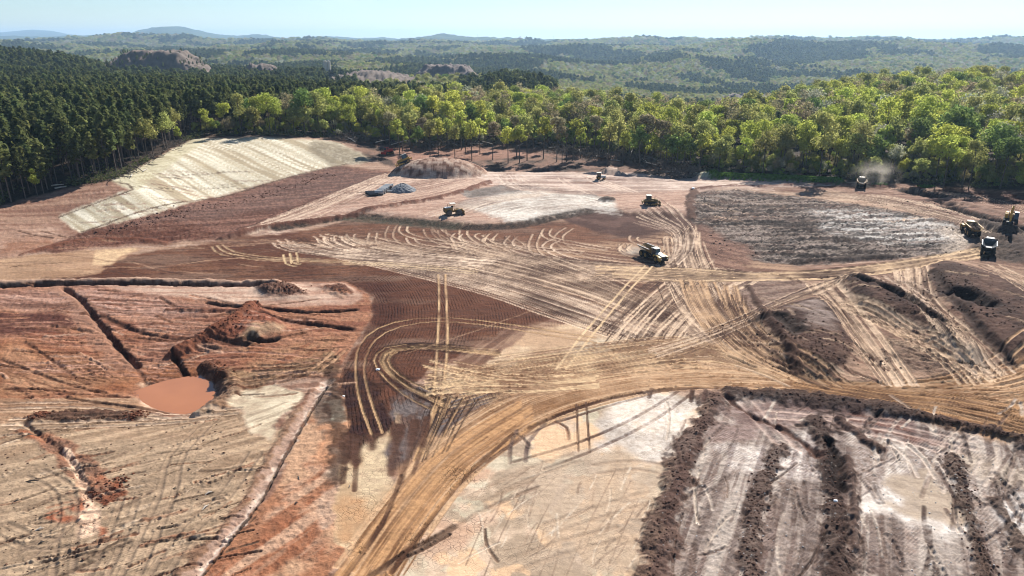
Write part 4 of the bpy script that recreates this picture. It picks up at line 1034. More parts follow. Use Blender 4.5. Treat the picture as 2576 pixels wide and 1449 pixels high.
mixn = M('ADD', M('MULTIPLY', NOISE(.0045, 5, .6), .55), M('MULTIPLY', NOISE(.03, 4, .7), .45))
l.new(mixn, cr.inputs[0]); l.new(cr.outputs[0], bs.inputs['Base Color'])
hills_me.materials.append(hmn)
hills = bpy.data.objects.new('hills', hills_me); COL.objects.link(hills); hills['kind'] = 'structure'

# ------------------------------------------------------------------ trees
def leaf_mat(name, c1, c2, trans=.35, hue=.12):
    m = bpy.data.materials.new(name); m.use_nodes = True
    n = m.node_tree.nodes; l = m.node_tree.links
    n.remove(n['Principled BSDF'])
    out = n['Material Output']
    g = n.new('ShaderNodeNewGeometry'); oi = n.new('ShaderNodeObjectInfo')
    mx = n.new('ShaderNodeMix'); mx.data_type = 'RGBA'
    mx.inputs[6].default_value = c1 + (1,); mx.inputs[7].default_value = c2 + (1,)
    l.new(g.outputs['Random Per Island'], mx.inputs[0])
    hsv = n.new('ShaderNodeHueSaturation')
    mr = n.new('ShaderNodeMapRange'); mr.inputs['To Min'].default_value = 1 - hue * 1.8; mr.inputs['To Max'].default_value = 1 + hue * 1.8
    l.new(oi.outputs['Random'], mr.inputs['Value']); l.new(mr.outputs[0], hsv.inputs['Value'])
    mh = n.new('ShaderNodeMath'); mh.operation = 'MULTIPLY_ADD'; mh.inputs[1].default_value = .035; mh.inputs[2].default_value = .483
    fr = n.new('ShaderNodeMath'); fr.operation = 'FRACT'; m7 = n.new('ShaderNodeMath'); m7.operation = 'MULTIPLY'; m7.inputs[1].default_value = 7.31
    l.new(oi.outputs['Random'], m7.inputs[0]); l.new(m7.outputs[0], fr.inputs[0]); l.new(fr.outputs[0], mh.inputs[0]); l.new(mh.outputs[0], hsv.inputs['Hue'])
    l.new(mx.outputs[2], hsv.inputs['Color'])
    d = n.new('ShaderNodeBsdfDiffuse'); t = n.new('ShaderNodeBsdfTranslucent'); ms = n.new('ShaderNodeMixShader')
    l.new(hsv.outputs[0], d.inputs[0]); l.new(hsv.outputs[0], t.inputs[0]); ms.inputs[0].default_value = trans
    l.new(d.outputs[0], ms.inputs[1]); l.new(t.outputs[0], ms.inputs[2]); l.new(ms.outputs[0], out.inputs['Surface'])
    return m
LEAF = {
 'lime': leaf_mat('leaves_lime', (.33,.37,.06), (.52,.54,.13), .6),
 'green': leaf_mat('leaves_green', (.14,.20,.05), (.25,.32,.09), .55),
 'olive': leaf_mat('leaves_olive', (.28,.29,.085), (.45,.44,.15), .57),
 'tan': leaf_mat('leaves_budding', (.25,.21,.11), (.40,.34,.20), .5),
 'pale': leaf_mat('leaves_pale', (.30,.31,.20), (.48,.47,.34), .5),
 'pine': leaf_mat('needles_dark', (.075,.092,.034), (.16,.18,.064), .46, .22),
 'pine2': leaf_mat('needles_olive', (.115,.125,.042), (.21,.22,.075), .46, .22)}
bark = mat('bark', (.10,.082,.068), .95, spec=.1, noise=.3, nscale=1.5)
bark_pine = mat('bark_pine', (.125,.10,.085), .95, spec=.1, noise=.3, nscale=1.5)
barkp = mat('bark_pale', (.42,.38,.33), .9, spec=.1, noise=.3, nscale=1.0)

def tube(pts, rad, n=5):
    """closed tapered tube along pts -> verts, faces"""
    V, F = [], []
    pts = [Vector(p) for p in pts]
    for i, p in enumerate(pts):
        d = (pts[min(i + 1, len(pts) - 1)] - pts[max(i - 1, 0)]).normalized()
        a = d.orthogonal().normalized(); b = d.cross(a)
        for k in range(n):
            an = 2 * math.pi * k / n
            V.append(p + (a * math.cos(an) + b * math.sin(an)) * rad[i])
    for i in range(len(pts) - 1):
        for k in range(n):
            F.append((i * n + k, i * n + (k + 1) % n, (i + 1) * n + (k + 1) % n, (i + 1) * n + k))
    F.append(tuple(range(n))[::-1]); F.append(tuple((len(pts) - 1) * n + k for k in range(n)))
    return V, F

def merge(parts):
    V, F = [], []
    for v, f in parts:
        o = len(V); V += list(v); F += [tuple(i + o for i in q) for q in f]
    return V, F

def leaves(C, Nn, S, rng, asp=1.0):
    """quads at centres C with normals around Nn and size S"""
    k = len(C)
    nn = Nn + rng.normal(0, .55, (k, 3)); nn /= np.linalg.norm(nn, axis=1)[:, None] + 1e-9
    ref = rng.normal(0, 1, (k, 3)); u = np.cross(nn, ref); u /= np.linalg.norm(u, axis=1)[:, None] + 1e-9
    v = np.cross(nn, u)
    u = u * (S * asp)[:, None]; v = v * S[:, None]
    q = np.stack([C - u * .5 - v * .35, C + u * .1 - v * .6, C + u * .55 + v * .2, C - u * .15 + v * .6], 1)
    return q.reshape(-1, 3), [(4 * i, 4 * i + 1, 4 * i + 2, 4 * i + 3) for i in range(k)]

def quick_mesh(name, V, F, m):
    me = bpy.data.meshes.new(name)
    me.from_pydata([tuple(map(float, v)) for v in V], [], F); me.update(); me.materials.append(m)
    return me

def hardwood(seed, tone, h=18., cb=7., rx=3.6, nl=620, size=.8):
    rng = np.random.default_rng(seed)
    lean = rng.normal(0, .35, 2)
    tr = [(0, 0, -.6), (lean[0] * .2, lean[1] * .2, h * .3), (lean[0] * .7, lean[1] * .7, h * .55), (lean[0], lean[1], h * .85)]
    parts = [tube(tr, [.26, .2, .15, .05], 6)]
    lobes = []
    nlob = rng.integers(7, 11)
    for i in range(nlob):
        a = 2 * math.pi * i / nlob * 1.618 * 2 + rng.uniform(0, .6)
        zz = rng.uniform(cb + 1.5, h - 1.8); fr = math.sqrt(max(.05, 1 - ((zz - (cb + (h - cb) * .42)) / ((h - cb) * .62)) ** 2))
        rr = rx * fr * rng.uniform(.45, .75)
        c = np.array([lean[0] + rr * math.cos(a), lean[1] + rr * math.sin(a), zz])
        lobes.append((c, rng.uniform(.42, .6) * rx * (.7 + .4 * fr)))
        parts.append(tube([(lean[0] * .6, lean[1] * .6, max(cb * .75, zz - 4.5)), tuple((c + [lean[0] * .6, lean[1] * .6, zz - 2.5]) / 2 + [0, 0, .3]), tuple(c)], [.09, .06, .02], 4))
    lobes.append((np.array([lean[0], lean[1], h - 1.6]), rx * .5))
    C, Nn = [], []
    for c, rad in lobes:
        k = int(nl * (rad ** 2) / sum(r ** 2 for _, r in lobes)) + 1
        d = rng.normal(0, 1, (k, 3)); d /= np.linalg.norm(d, axis=1)[:, None]
        sh = 1 + .22 * np.sin(5 * d[:, 0] + 3 * d[:, 1] + seed) * np.cos(4 * d[:, 2])
        C.append(c + d * (rad * rng.uniform(.55, 1.05, k) * sh)[:, None] * [1, 1, .85]); Nn.append(d + [0, 0, .35])
    C = np.vstack(C); Nn = np.vstack(Nn)
    V, F = leaves(C, Nn, rng.uniform(.55, 1.15, len(C)) * size, rng)
    tv, tf_ = merge(parts)
    return quick_mesh('trunk', tv, tf_, bark), quick_mesh('crown', V, F, LEAF[tone]), h

def pine(seed, tone='pine', h=17., cb=8.5, rx=2.1, nl=430):
    rng = np.random.default_rng(seed)
    ln = rng.normal(0, .25, 2)
    parts = [tube([(0, 0, -.6), (ln[0] * .5, ln[1] * .5, h * .5), (ln[0], ln[1], h - .6)], [.2, .15, .04], 5)]
    C, Nn = [], []
    z = cb
    while z < h:
        f = (z - cb) / (h - cb)
        rad = rx * (1 - f ** 2.8) * (.55 + .45 * min(1, f * 4 + .3)) + .25
        for b in range(5):
            a = rng.uniform(0, 2 * math.pi); L = rad * rng.uniform(.55, 1.1)
            tip = np.array([ln[0] * f + L * math.cos(a), ln[1] * f + L * math.sin(a), z + rng.uniform(-.2, .5)])
            if rng.random() < .5: parts.append(tube([(ln[0] * f, ln[1] * f, z - .3), tuple(tip)], [.05, .015], 3))
            k = 4 + int(nl / 130)
            t = rng.uniform(.35, 1.05, k)[:, None]
            C.append(np.array([ln[0] * f, ln[1] * f, z - .2]) * (1 - t) + tip * t + rng.normal(0, .28, (k, 3)))
            Nn.append(np.tile([math.cos(a) * .6, math.sin(a) * .6, .8], (k, 1)))
        z += (h - cb) / 13
    C = np.vstack(C); Nn = np.vstack(Nn)
    V, F = leaves(C, Nn, rng.uniform(.5, .95, len(C)), rng, 1.25)
    for k in range(5):                          # dead lower limbs
        a = rng.uniform(0, 6.28); zz = rng.uniform(cb * .35, cb)
        parts.append(tube([(0, 0, zz), (math.cos(a) * 1.1, math.sin(a) * 1.1, zz + .15)], [.035, .01], 3))
    tv, tf_ = merge(parts)
    return quick_mesh('trunk', tv, tf_, bark_pine), quick_mesh('crown', V, F, LEAF[tone]), h

HW = []
for i, (tone, h, cb, rx) in enumerate([('lime',18,7,3.7),('lime',20,8,3.9),('green',18,6.5,3.8),('green',16,5.5,3.4),('olive',19,8,3.9),('olive',17,7.5,3.6),('olive',21,9.5,4.0),
                                       ('tan',18,8,3.7),('tan',20,9.5,3.9),('pale',18,7,4.0),('lime',15,6,3.0),('olive',14,6.5,3.0)]):
    HW.append((tone,) + hardwood(100 + i, tone, h * 1.0, cb * 1.0, rx * (1.0 + .3 * ((i * 7) % 5) / 4), 1000 if tone in ('tan', 'pale') else 1250, .66))
PN = []
for i, (tone, h, cb, rx) in enumerate([('pine',17,9,2.1),('pine',18,10,2.2),('pine2',16.5,8,2.2),('pine',17.5,9.5,2.0),('pine2',16,6.5,2.3),('pine',18.5,11,2.1)]):
    PN.append((tone,) + pine(200 + i, tone, h * 1.02, cb * 1.02, rx * 1.12))
CEDAR = ('pine',) + pine(250, 'pine', 13, 3.0, 2.6, 700)

ex, ey = np.array(FOREST_EDGE, float).T
def edge_y(px): return np.interp(px, ex, ey)
def jitter_grid(x0, x1, y0, y1, s, rng):
    gx, gy = np.meshgrid(np.arange(x0, x1, s), np.arange(y0, y1, s))
    return gx.ravel() + rng.uniform(-.42, .42, gx.size) * s, gy.ravel() + rng.uniform(-.42, .42, gx.size) * s
# world depth of the wood's edge for a given bearing
_ex, _ey, _ = p2w(ex, ey)
_o = np.argsort(_ex / _ey); _te = (_ex / _ey)[_o]; _ye = _ey[_o]
def depth_in(X, Y): return Y - np.interp(X / Y, _te, _ye)
def belt(px):                                   # how deep the hardwood belt is in front of the pines
    return np.interp(px, [0, 420, 520, 640, 850, 950, 1250, 1380, 1500], [0, 1, 6, 22, 34, 90, 135, 230, 999])
tr_rng = np.random.default_rng(77)
X, Y = jitter_grid(-620, 620, 190, 700, 4.6, tr_rng)
D = depth_in(X, Y); Z = terrain(X, Y); bx, by = w2p(X, Y, Z)
top = w2p(X, Y, Z + 18)[1]
isp = (D > 0) & (D > belt(bx)) & (bx > -420) & (bx < 2900) & (Y < 690) & (bx < 1480)
# the plantation ends at a ragged back edge
back = np.interp(bx, [-400, 0, 400, 800, 1200, 1480], [640, 640, 655, 640, 610, 560]) + 25 * (fbm(X / 60, Y / 60, 2, 301) - .5)
isp &= Y < back
PX_, PY_, PZ_ = X[isp], Y[isp], Z[isp]
X, Y = jitter_grid(-620, 620, 190, 640, 7.6, tr_rng)
D = depth_in(X, Y); Z = terrain(X, Y); bx, by = w2p(X, Y, Z)
ish = (D > 0) & (D <= belt(bx)) & (bx > 420) & (bx < 3000) & (Y < 600)
gap = (fbm(X / 14, Y / 14, 2, 303) > .62) & (D < 25) & (bx > 900) & (bx < 1700)
ish &= ~gap
HX_, HY_, HZ_ = X[ish], Y[ish], Z[ish]

def make_tree(name, var, x, y, z, s, rot, label, cat, group):
    root = bpy.data.objects.new(name, None); COL.objects.link(root)
    root.location = (x, y, z - .1); root.rotation_euler = (0, 0, rot); root.scale = (s * random.uniform(.9, 1.12), s * random.uniform(.9, 1.12), s)
    root.empty_display_size = .5
    for nm, me in (('trunk', var[1]), ('crown', var[2])):
        o = bpy.data.objects.new(nm, me); COL.objects.link(o); o.parent = root
    return setp(root, label, cat, group)

def gn_scatter(name, X, Y, Z, objs, scale, seed=0, idx=None, squash=1.0):
    me = bpy.data.meshes.new(name)
    me.vertices.add(len(X)); me.vertices.foreach_set('co', np.stack([X, Y, Z], -1).astype(np.float32).ravel())
    rg = np.random.default_rng(seed)
    for an, av in (('scl', scale), ('rot', rg.uniform(0, 6.28, len(X)))):
        a = me.attributes.new(an, 'FLOAT', 'POINT'); a.data.foreach_set('value', np.asarray(av, np.float32))
    a = me.attributes.new('pick', 'INT', 'POINT'); a.data.foreach_set('value', (rg.integers(0, len(objs), len(X)) if idx is None else idx).astype(np.int32))
    o = bpy.data.objects.new(name, me); COL.objects.link(o)
    ng = bpy.data.node_groups.new(name, 'GeometryNodeTree')
    ng.interface.new_socket('Geometry', in_out='INPUT', socket_type='NodeSocketGeometry')
    ng.interface.new_socket('Geometry', in_out='OUTPUT', socket_type='NodeSocketGeometry')
    gi = ng.nodes.new('NodeGroupInput'); go = ng.nodes.new('NodeGroupOutput')
    iop = ng.nodes.new('GeometryNodeInstanceOnPoints'); jn = ng.nodes.new('GeometryNodeJoinGeometry')
    ng.links.new(gi.outputs[0], iop.inputs['Points'])
    for ob in objs:
        inf = ng.nodes.new('GeometryNodeObjectInfo'); inf.inputs['Object'].default_value = ob; inf.inputs['As Instance'].default_value = True
        inf.transform_space = 'ORIGINAL'
        ng.links.new(inf.outputs['Geometry'], jn.inputs[0])
    ng.links.new(jn.outputs[0], iop.inputs['Instance'])
    iop.inputs['Pick Instance'].default_value = True
    def na(nm, t):
        x = ng.nodes.new('GeometryNodeInputNamedAttribute'); x.data_type = t; x.inputs['Name'].default_value = nm
        return x.outputs['Attribute']
    ng.links.new(na('pick', 'INT'), iop.inputs['Instance Index'])
    cr_ = ng.nodes.new('ShaderNodeCombineXYZ'); ng.links.new(na('rot', 'FLOAT'), cr_.inputs[2]); ng.links.new(cr_.outputs[0], iop.inputs['Rotation'])
    cs = ng.nodes.new('ShaderNodeCombineXYZ'); sc_ = na('scl', 'FLOAT')
    ng.links.new(sc_, cs.inputs[0]); ng.links.new(sc_, cs.inputs[1])
    mq = ng.nodes.new('ShaderNodeMath'); mq.operation = 'POWER'; mq.inputs[1].default_value = squash; ng.links.new(sc_, mq.inputs[0]); ng.links.new(mq.outputs[0], cs.inputs[2])
    ng.links.new(cs.outputs[0], iop.inputs['Scale'])
    ng.links.new(iop.outputs[0], go.inputs[0])
    mod = o.modifiers.new('scatter', 'NODES'); mod.node_group = ng
    o['kind'] = 'stuff'
    return o

# ---- pines: the 300 nearest one by one, the rest as one wood
def in_view(X, Y, Z, h=17):
    x0, y0 = w2p(X, Y, Z); x1, y1 = w2p(X, Y, Z + h)
    return (x0 > -40) & (x0 < 2616)
pd = np.hypot(PX_, PY_) + np.where(in_view(PX_, PY_, PZ_), 0, 1000) + 1.6 * np.clip(depth_in(PX_, PY_), 0, 60)
order = np.argsort(pd)
near = order[:300]; rest = order[300:]
PINE_CROWN = {}; PINE_TRUNK = {}
for i in near:
    v = random.randrange(len(PN)); x, y, z = PX_[i], PY_[i], PZ_[i]
    bx_ = float(w2p(x, y, z)[0]); d = float(depth_in(x, y))
    zone = 'at the left picture border' if bx_ < 180 else ('above the bare slope left of the straw' if bx_ < 300 else ('along the crest of the straw slope' if bx_ < 520 else 'behind the hardwoods above the straw slope'))
    row = 'front row ' if d < 7 else ('second rank ' if d < 16 else 'inner ')
    lb = f"tall dark {row}pine {zone}"
    t = make_tree('pine_tree', PN[v], x, y, z, random.uniform(.78, 1.12), random.uniform(0, 6.28), lb, 'tree', f'{row}pines {zone}')
    for ch in t.children:
        (PINE_CROWN if ch.name.startswith('crown') else PINE_TRUNK).setdefault(v, ch)
pc_objs = [PINE_CROWN[k] for k in sorted(PINE_CROWN)]; pt_objs = [PINE_TRUNK[k] for k in sorted(PINE_TRUNK)]
pscale = np.random.default_rng(5).uniform(.7, 1.15, len(rest))
setp(gn_scatter('pine_wood', PX_[rest], PY_[rest], PZ_[rest], pc_objs, pscale, 21), 'dense dark pine plantation stretching back on the left', 'pine wood')
dr = depth_in(PX_[rest], PY_[rest]) < 60
setp(gn_scatter('pine_stems', PX_[rest][dr], PY_[rest][dr], PZ_[rest][dr], pt_objs, pscale[dr], 21), 'bare pine stems inside the plantation', 'pine stems')

# ---- hardwoods
hd = np.hypot(HX_, HY_) + np.where(in_view(HX_, HY_, HZ_), 0, 1000)
order = np.argsort(hd); near = order[:300]; rest = order[300:]
HW_CROWN = {}; HW_TRUNK = {}
TONE = {'lime': 'fresh lime green', 'green': 'mid green', 'olive': 'olive green', 'tan': 'tan budding', 'pale': 'pale grey green'}
tone_idx = {}
for i, h_ in enumerate(HW): tone_idx.setdefault(h_[0], []).append(i)
def pick_tone(x, y, r):
    a = float(fbm(np.array([x / 30]), np.array([y / 30]), 2, 311)[0]); u = r.random() * .6 + a * .8 - .15
    bx_ = float(w2p(x, y, 4)[0])
    if bx_ > 2150 and y < 300: return r.choice(['tan', 'olive', 'olive', 'lime', 'lime', 'green', 'lime', 'olive', 'green', 'pale'])
    return 'lime' if u > .62 else ('olive' if u > .38 else r.choice(['tan', 'green', 'lime', 'olive']))
tr_r = random.Random(15)
for i in near:
    x, y, z = HX_[i], HY_[i], HZ_[i]
    tone = pick_tone(x, y, tr_r); v = tr_r.choice(tone_idx[tone]); d = float(depth_in(x, y)); bx_ = float(w2p(x, y, z)[0])
    zone = ('above the straw slope' if bx_ < 900 else 'behind the round earth heap' if bx_ < 1200 else 'behind the brush heaps in the middle' if bx_ < 1500 else 'behind the far pale strip' if bx_ < 1780
            else 'behind the green grass strip' if bx_ < 2120 else 'behind the dust cloud' if bx_ < 2300 else 'at the right end of the wood')
    row = 'edge ' if d < 9 else ('second rank ' if d < 22 else 'inner ')
    s = tr_r.choice((.7, .85, .95, 1.0, 1.08, 1.2)) * tr_r.uniform(.95, 1.05) * (.86 if d < 8 and bx_ < 1750 else 1.0)
    t = make_tree('hardwood_tree', HW[v], x, y, z, s, tr_r.uniform(0, 6.28), f"{TONE[tone]} {row}hardwood {zone}", 'tree', f'{TONE[tone]} {row}hardwoods {zone}')
    for ch in t.children:
        (HW_CROWN if ch.name.startswith('crown') else HW_TRUNK).setdefault(v, ch)
hc_objs = [HW_CROWN[k] for k in sorted(HW_CROWN)]; ht_objs = [HW_TRUNK[k] for k in sorted(HW_TRUNK)]
rs = np.random.default_rng(6)
hscale = rs.uniform(.72, 1.2, len(rest))
setp(gn_scatter('hardwood_forest', HX_[rest], HY_[rest], HZ_[rest], hc_objs, hscale, 22), 'spring green hardwood canopy behind the cleared site', 'forest')
dr = depth_in(HX_[rest], HY_[rest]) < 45
setp(gn_scatter('hardwood_stems', HX_[rest][dr], HY_[rest][dr], HZ_[rest][dr], ht_objs, hscale[dr], 22), 'dark stems inside the hardwood forest', 'tree stems')
# low understorey inside the edge of the wood
us = np.random.default_rng(61); pxu = us.uniform(500, 2700, 900); X, Y, Z = p2w(pxu, edge_y(pxu) - 1.5); Y = Y + us.uniform(1, 34, 900); X = X * Y / (Y - 8); Z = terrain(X, Y)
setp(gn_scatter('understorey', X, Y, Z - 1.6, hc_objs, us.uniform(.26, .5, 900), 62), 'low leafy understorey inside the hardwood edge', 'understorey')
# trees left standing on the cut-over ground, long bare stems
FR = [(t_,) + hardwood(140 + i, t_, h_, cb_, rx_, 640, .8) for i, (t_, h_, cb_, rx_) in enumerate([('olive', 20, 11, 3.4), ('lime', 18, 9.5, 3.3), ('tan', 21, 12, 3.4), ('green', 17, 8.5, 3.2)])]
fr_r = random.Random(21)
for k in range(46):
    px = 985 + 770 * (k + fr_r.uniform(-.4, .4)) / 45; lim = np.interp(px, [985, 1100, 1250, 1500, 1700, 1760], [18, 40, 52, 40, 16, 6])
    x, y, z = P(px, float(edge_y(px)) + fr_r.uniform(2, lim))
    if np.hypot((x - MX) / 23, (y - MY - 8) / 17) < 1: continue
    v = fr_r.choice(FR)
    zone = 'left of the round heap' if px < 1050 else 'behind the round heap' if px < 1200 else 'before the middle brush windrow' if px < 1450 else 'beside the far pale strip'
    make_tree('hardwood_tree', v, x, y, gz(x, y), fr_r.uniform(.75, 1.1), fr_r.uniform(0, 6.28), f'{TONE[v[0]]} bare stemmed lone tree {zone}', 'tree', f'{TONE[v[0]]} lone trees {zone}')
# dark evergreens standing among the hardwoods on the right
for k, (px, py) in enumerate([(1850,290),(1900,285),(1955,300),(2170,240),(2215,285),(1790,262),(1540,330),(2315,300),(1985,310),(2060,330),(1395,262),(2450,330)]):
    dx, dy, dz = ray(px, py); yy = np.linspace(250, 560, 300); zz = CAM_H + yy * dz / dy
    gg = terrain(yy * dx / dy, yy) + 12
    j = int(np.argmin(np.abs(zz - gg))); x, y = float(yy[j] * dx / dy), float(yy[j])
    make_tree('evergreen_tree', CEDAR, x, y, float(terrain(x, y)), 1.25, k, 'dark evergreen tree standing out among lighter hardwood crowns', 'tree', 'evergreens among the hardwoods')
# light green saplings along the pine edge
for k, (px, py, s, lb) in enumerate([(450,442,.5,'slim lime sapling at the pine edge left of the straw crest'),(630,402,.42,'small lime sapling above the straw crest'),(95,505,.62,'forked lime tree at the left end of the pine edge'),(18,470,.6,'lime tree crown at the left border of the picture'),
                                  (420,395,.8,'olive tree in front of the pines at the straw crest'),(372,400,.8,'olive tree left of the straw crest among pines')]):
    x, y, z = P(px, min(py, float(edge_y(px)) - 2))
    make_tree('sapling', HW[10] if 'lime' in lb else HW[4], x, y, z, s, k * 1.3, lb, 'tree', None)
# things that can be counted along the edge get their place in the row
ORD = ['first', 'second', 'third', 'fourth', 'fifth', 'sixth', 'seventh', 'eighth', 'ninth', 'tenth', 'eleventh', 'twelfth', 'thirteenth', 'fourteenth']
def number_rows(objs):
    by = {}
    for o in objs: by.setdefault(o['label'], []).append(o)
    for lb, os_ in by.items():
        if 1 < len(os_) <= 14:
            os_.sort(key=lambda o: float(w2p(o.location.x, o.location.y, o.location.z)[0]))
            for k, o in enumerate(os_): o['label'] = f'{lb}, {ORD[k]} from left'
number_rows([o for o in COL.objects if o.parent is None and 'label' in o and o.get('category') == 'tree' and (' edge ' in o['label'] or 'front row' in o['label'] or 'lone tree' in o['label'] or 'evergreen' in o['label'] or 'second rank' in o['label'])])
# trees of the valley and the far hills
def ring_points(y0, y1, sfun, seed, tw=.86):
    rg = np.random.default_rng(seed); xs, ys = [], []
    Y = y0
    while Y < y1:
        s = sfun(Y); n_ = int(2 * tw * Y / s)
        xs.append((np.arange(n_) + rg.uniform(0, 1, n_)) * s - tw * Y); ys.append(Y + rg.uniform(-.5, .5, n_) * s)
        Y += s
    return np.concatenate(xs), np.concatenate(ys)
X, Y = ring_points(600, 4600, lambda q: max(7.6, q / 165), 91)
Z = terrain(X, Y); bx, by = w2p(X, Y, Z)
ok = ~((bx < 1480) & (Y < 640)) & (bx > -300) & (bx < 2900)
BARE = []
def bare(px0, px1, y0, y1): BARE.append((px0, px1, y0, y1))
bare(262, 540, 860, 1000); bare(590, 720, 900, 1010); bare(815, 1045, 800, 985); bare(1030, 1210, 860, 985); bare(1360, 1450, 600, 640); bare(1790, 2000, 930, 1060)
for a, b, c, d in BARE: ok &= ~((bx > a) & (bx < b) & (Y > c) & (Y < d))
X, Y, Z, bx = X[ok], Y[ok], Z[ok], bx[ok]
dn_ = fbm(X / 160, Y / 240, 4, 320)
isp = (dn_ > .53) | ((bx < 900) & (Y < 1050) & (fbm(X / 30, Y / 30, 2, 322) < .78)) | ((bx > 1150) & (bx < 1400) & (Y < 800))
sz = np.maximum(7.6, Y / 165) / 8.0 * np.random.default_rng(8).uniform(.75, 1.2, len(X))
setp(gn_scatter('far_hardwoods', X[~isp], Y[~isp], Z[~isp] - 7, [HW_CROWN[k] for k in sorted(HW_CROWN) if HW[k][0] in ('green', 'olive', 'tan', 'pale')], sz[~isp], 31, squash=.55), 'hazy spring woodland over the valley and hills', 'woodland')
setp(gn_scatter('far_pines', X[isp], Y[isp], Z[isp] - 5, pc_objs, sz[isp] * 1.5, 32, squash=.45), 'dark pine stands on the far hills', 'woodland')

# ------------------------------------------------------------------ machines
yellow = mat('machine_yellow', (.46,.27,.055), .55, spec=.4, noise=.18, nscale=1.2)
yellow_d = mat('machine_yellow_dusty', (.27,.17,.065), .7, spec=.25, noise=.25, nscale=1.0)
dust_p = mat('dusty_paint', (.34,.26,.18), .85, spec=.2, noise=.2, nscale=1.0)
black = mat('black_steel', (.02,.02,.021), .6, spec=.3)
rubber = mat('tyre_rubber', (.026,.024,.022), .9, spec=.15, noise=.3)
steel = mat('bare_steel', (.34,.33,.32), .38, metal=.7, noise=.2)
wsteel = mat('worn_bed_steel', (.07,.072,.075), .45, metal=.3, noise=.3)
glass = mat('dark_glass', (.02,.03,.035), .12, spec=.7, noise=.02)
cream = mat('roof_cream', (.56,.52,.44), .5, noise=.05)
silver = mat('silver_paint_and_glare', (.46,.46,.45), .4, noise=.08)  # silver parts, and the painted sun glare on a truck hood
red_p = mat('machine_red', (.45,.04,.025), .5, noise=.2)
lampm = mat('lamp_glass', (.8,.8,.76), .15, spec=.6, noise=.02)
dirt_m = mat('loose_soil', lin((108,90,78), KEXP), .95, spec=.1, noise=.5, nscale=1.6)
rust = mat('rusty_orange', (.30,.13,.05), .75, noise=.35, nscale=2)

class MB:
    def __init__(s): s.V = []; s.F = []; s.I = []
    def add(s, v, f):
        s.I.append((len(s.V), len(s.F)))
        o = len(s.V); s.V += [tuple(map(float, p)) for p in v]; s.F += [tuple(i + o for i in q) for q in f]; return s
    def box(s, c, d, ry=0.0, tap=(1, 1), rz=0.0):
        """box of size d centred at c; top scaled by tap; turned about y, then z"""
        x, y, z = d[0] / 2, d[1] / 2, d[2] / 2
        p = [(-x, -y, -z), (x, -y, -z), (x, y, -z), (-x, y, -z), (-x * tap[0], -y * tap[1], z), (x * tap[0], -y * tap[1], z), (x * tap[0], y * tap[1], z), (-x * tap[0], y * tap[1], z)]
        M_ = Matrix.Translation(c) @ Matrix.Rotation(rz, 4, 'Z') @ Matrix.Rotation(ry, 4, 'Y')
        return s.add([M_ @ Vector(q) for q in p], [(0, 3, 2, 1), (4, 5, 6, 7), (0, 1, 5, 4), (1, 2, 6, 5), (2, 3, 7, 6), (3, 0, 4, 7)])
    def prism(s, prof, y0, y1, sh=1.0):
        """outline in x-z drawn out from y0 to y1"""
        n = len(prof)
        v = [(x, y0, z) for x, z in prof] + [(x, y1, z) for x, z in prof]
        return s.add(v, [tuple(range(n)), tuple(range(2 * n - 1, n - 1, -1))] + [(i + n, (i + 1) % n + n, (i + 1) % n, i) for i in range(n)])
    def hexa(s, p):
        return s.add(p, [(0, 3, 2, 1), (4, 5, 6, 7), (0, 1, 5, 4), (1, 2, 6, 5), (2, 3, 7, 6), (3, 0, 4, 7)])
    def plate(s, a, b, c, d, t):
        """thick quad plate, t = thickness vector"""
        t = Vector(t); q = [Vector(k) for k in (a, b, c, d)]
        return s.hexa(q + [k + t for k in q])
    def cyl(s, a, b, r0, r1=None, n=14):
        v, f = tube([a, b], [r0, r0 if r1 is None else r1], n); return s.add(v, f)
    def tube(s, pts, rad, n=8):
        v, f = tube(pts, rad, n); return s.add(v, f)
    def each(s, name, m, parent=None, bevel=0.0):
        """one object for every piece added"""
        out = []
        for k, (v0, f0) in enumerate(s.I):
            v1, f1 = s.I[k + 1] if k + 1 < len(s.I) else (len(s.V), len(s.F))
            q = MB(); q.add(s.V[v0:v1], [tuple(i - v0 for i in f) for f in s.F[f0:f1]]); out.append(q.build(name, m, parent, bevel=bevel))
        return out
    def build(s, name, m, parent=None, smooth=False, bevel=0.0):
        o = mesh_obj(name, s.V, s.F, m, parent)
        bm_ = bmesh.new(); bm_.from_mesh(o.data); bmesh.ops.recalc_face_normals(bm_, faces=bm_.faces)
        if bevel: bmesh.ops.bevel(bm_, geom=list(bm_.edges), offset=bevel, segments=1, affect='EDGES', clamp_overlap=True)
        bm_.to_mesh(o.data); bm_.free()
        return o

def thing(name, label, cat, group=None):
    o = bpy.data.objects.new(name, None); COL.objects.link(o); o.empty_display_size = .5
    return setp(o, label, cat, group)

def place(o, px, py, head=None, to=None, z=0.0, s=1.0, tilt=(0, 0)):
    x, y, _ = P(px, py)
    if to is not None:
        x2, y2, _ = P(*to); head = math.atan2(y2 - y, x2 - x)
    o.location = (x, y, gz(x, y) + z)
    o.rotation_euler = (tilt[0], tilt[1], head)
    o.scale = (s, s, s)
    return o

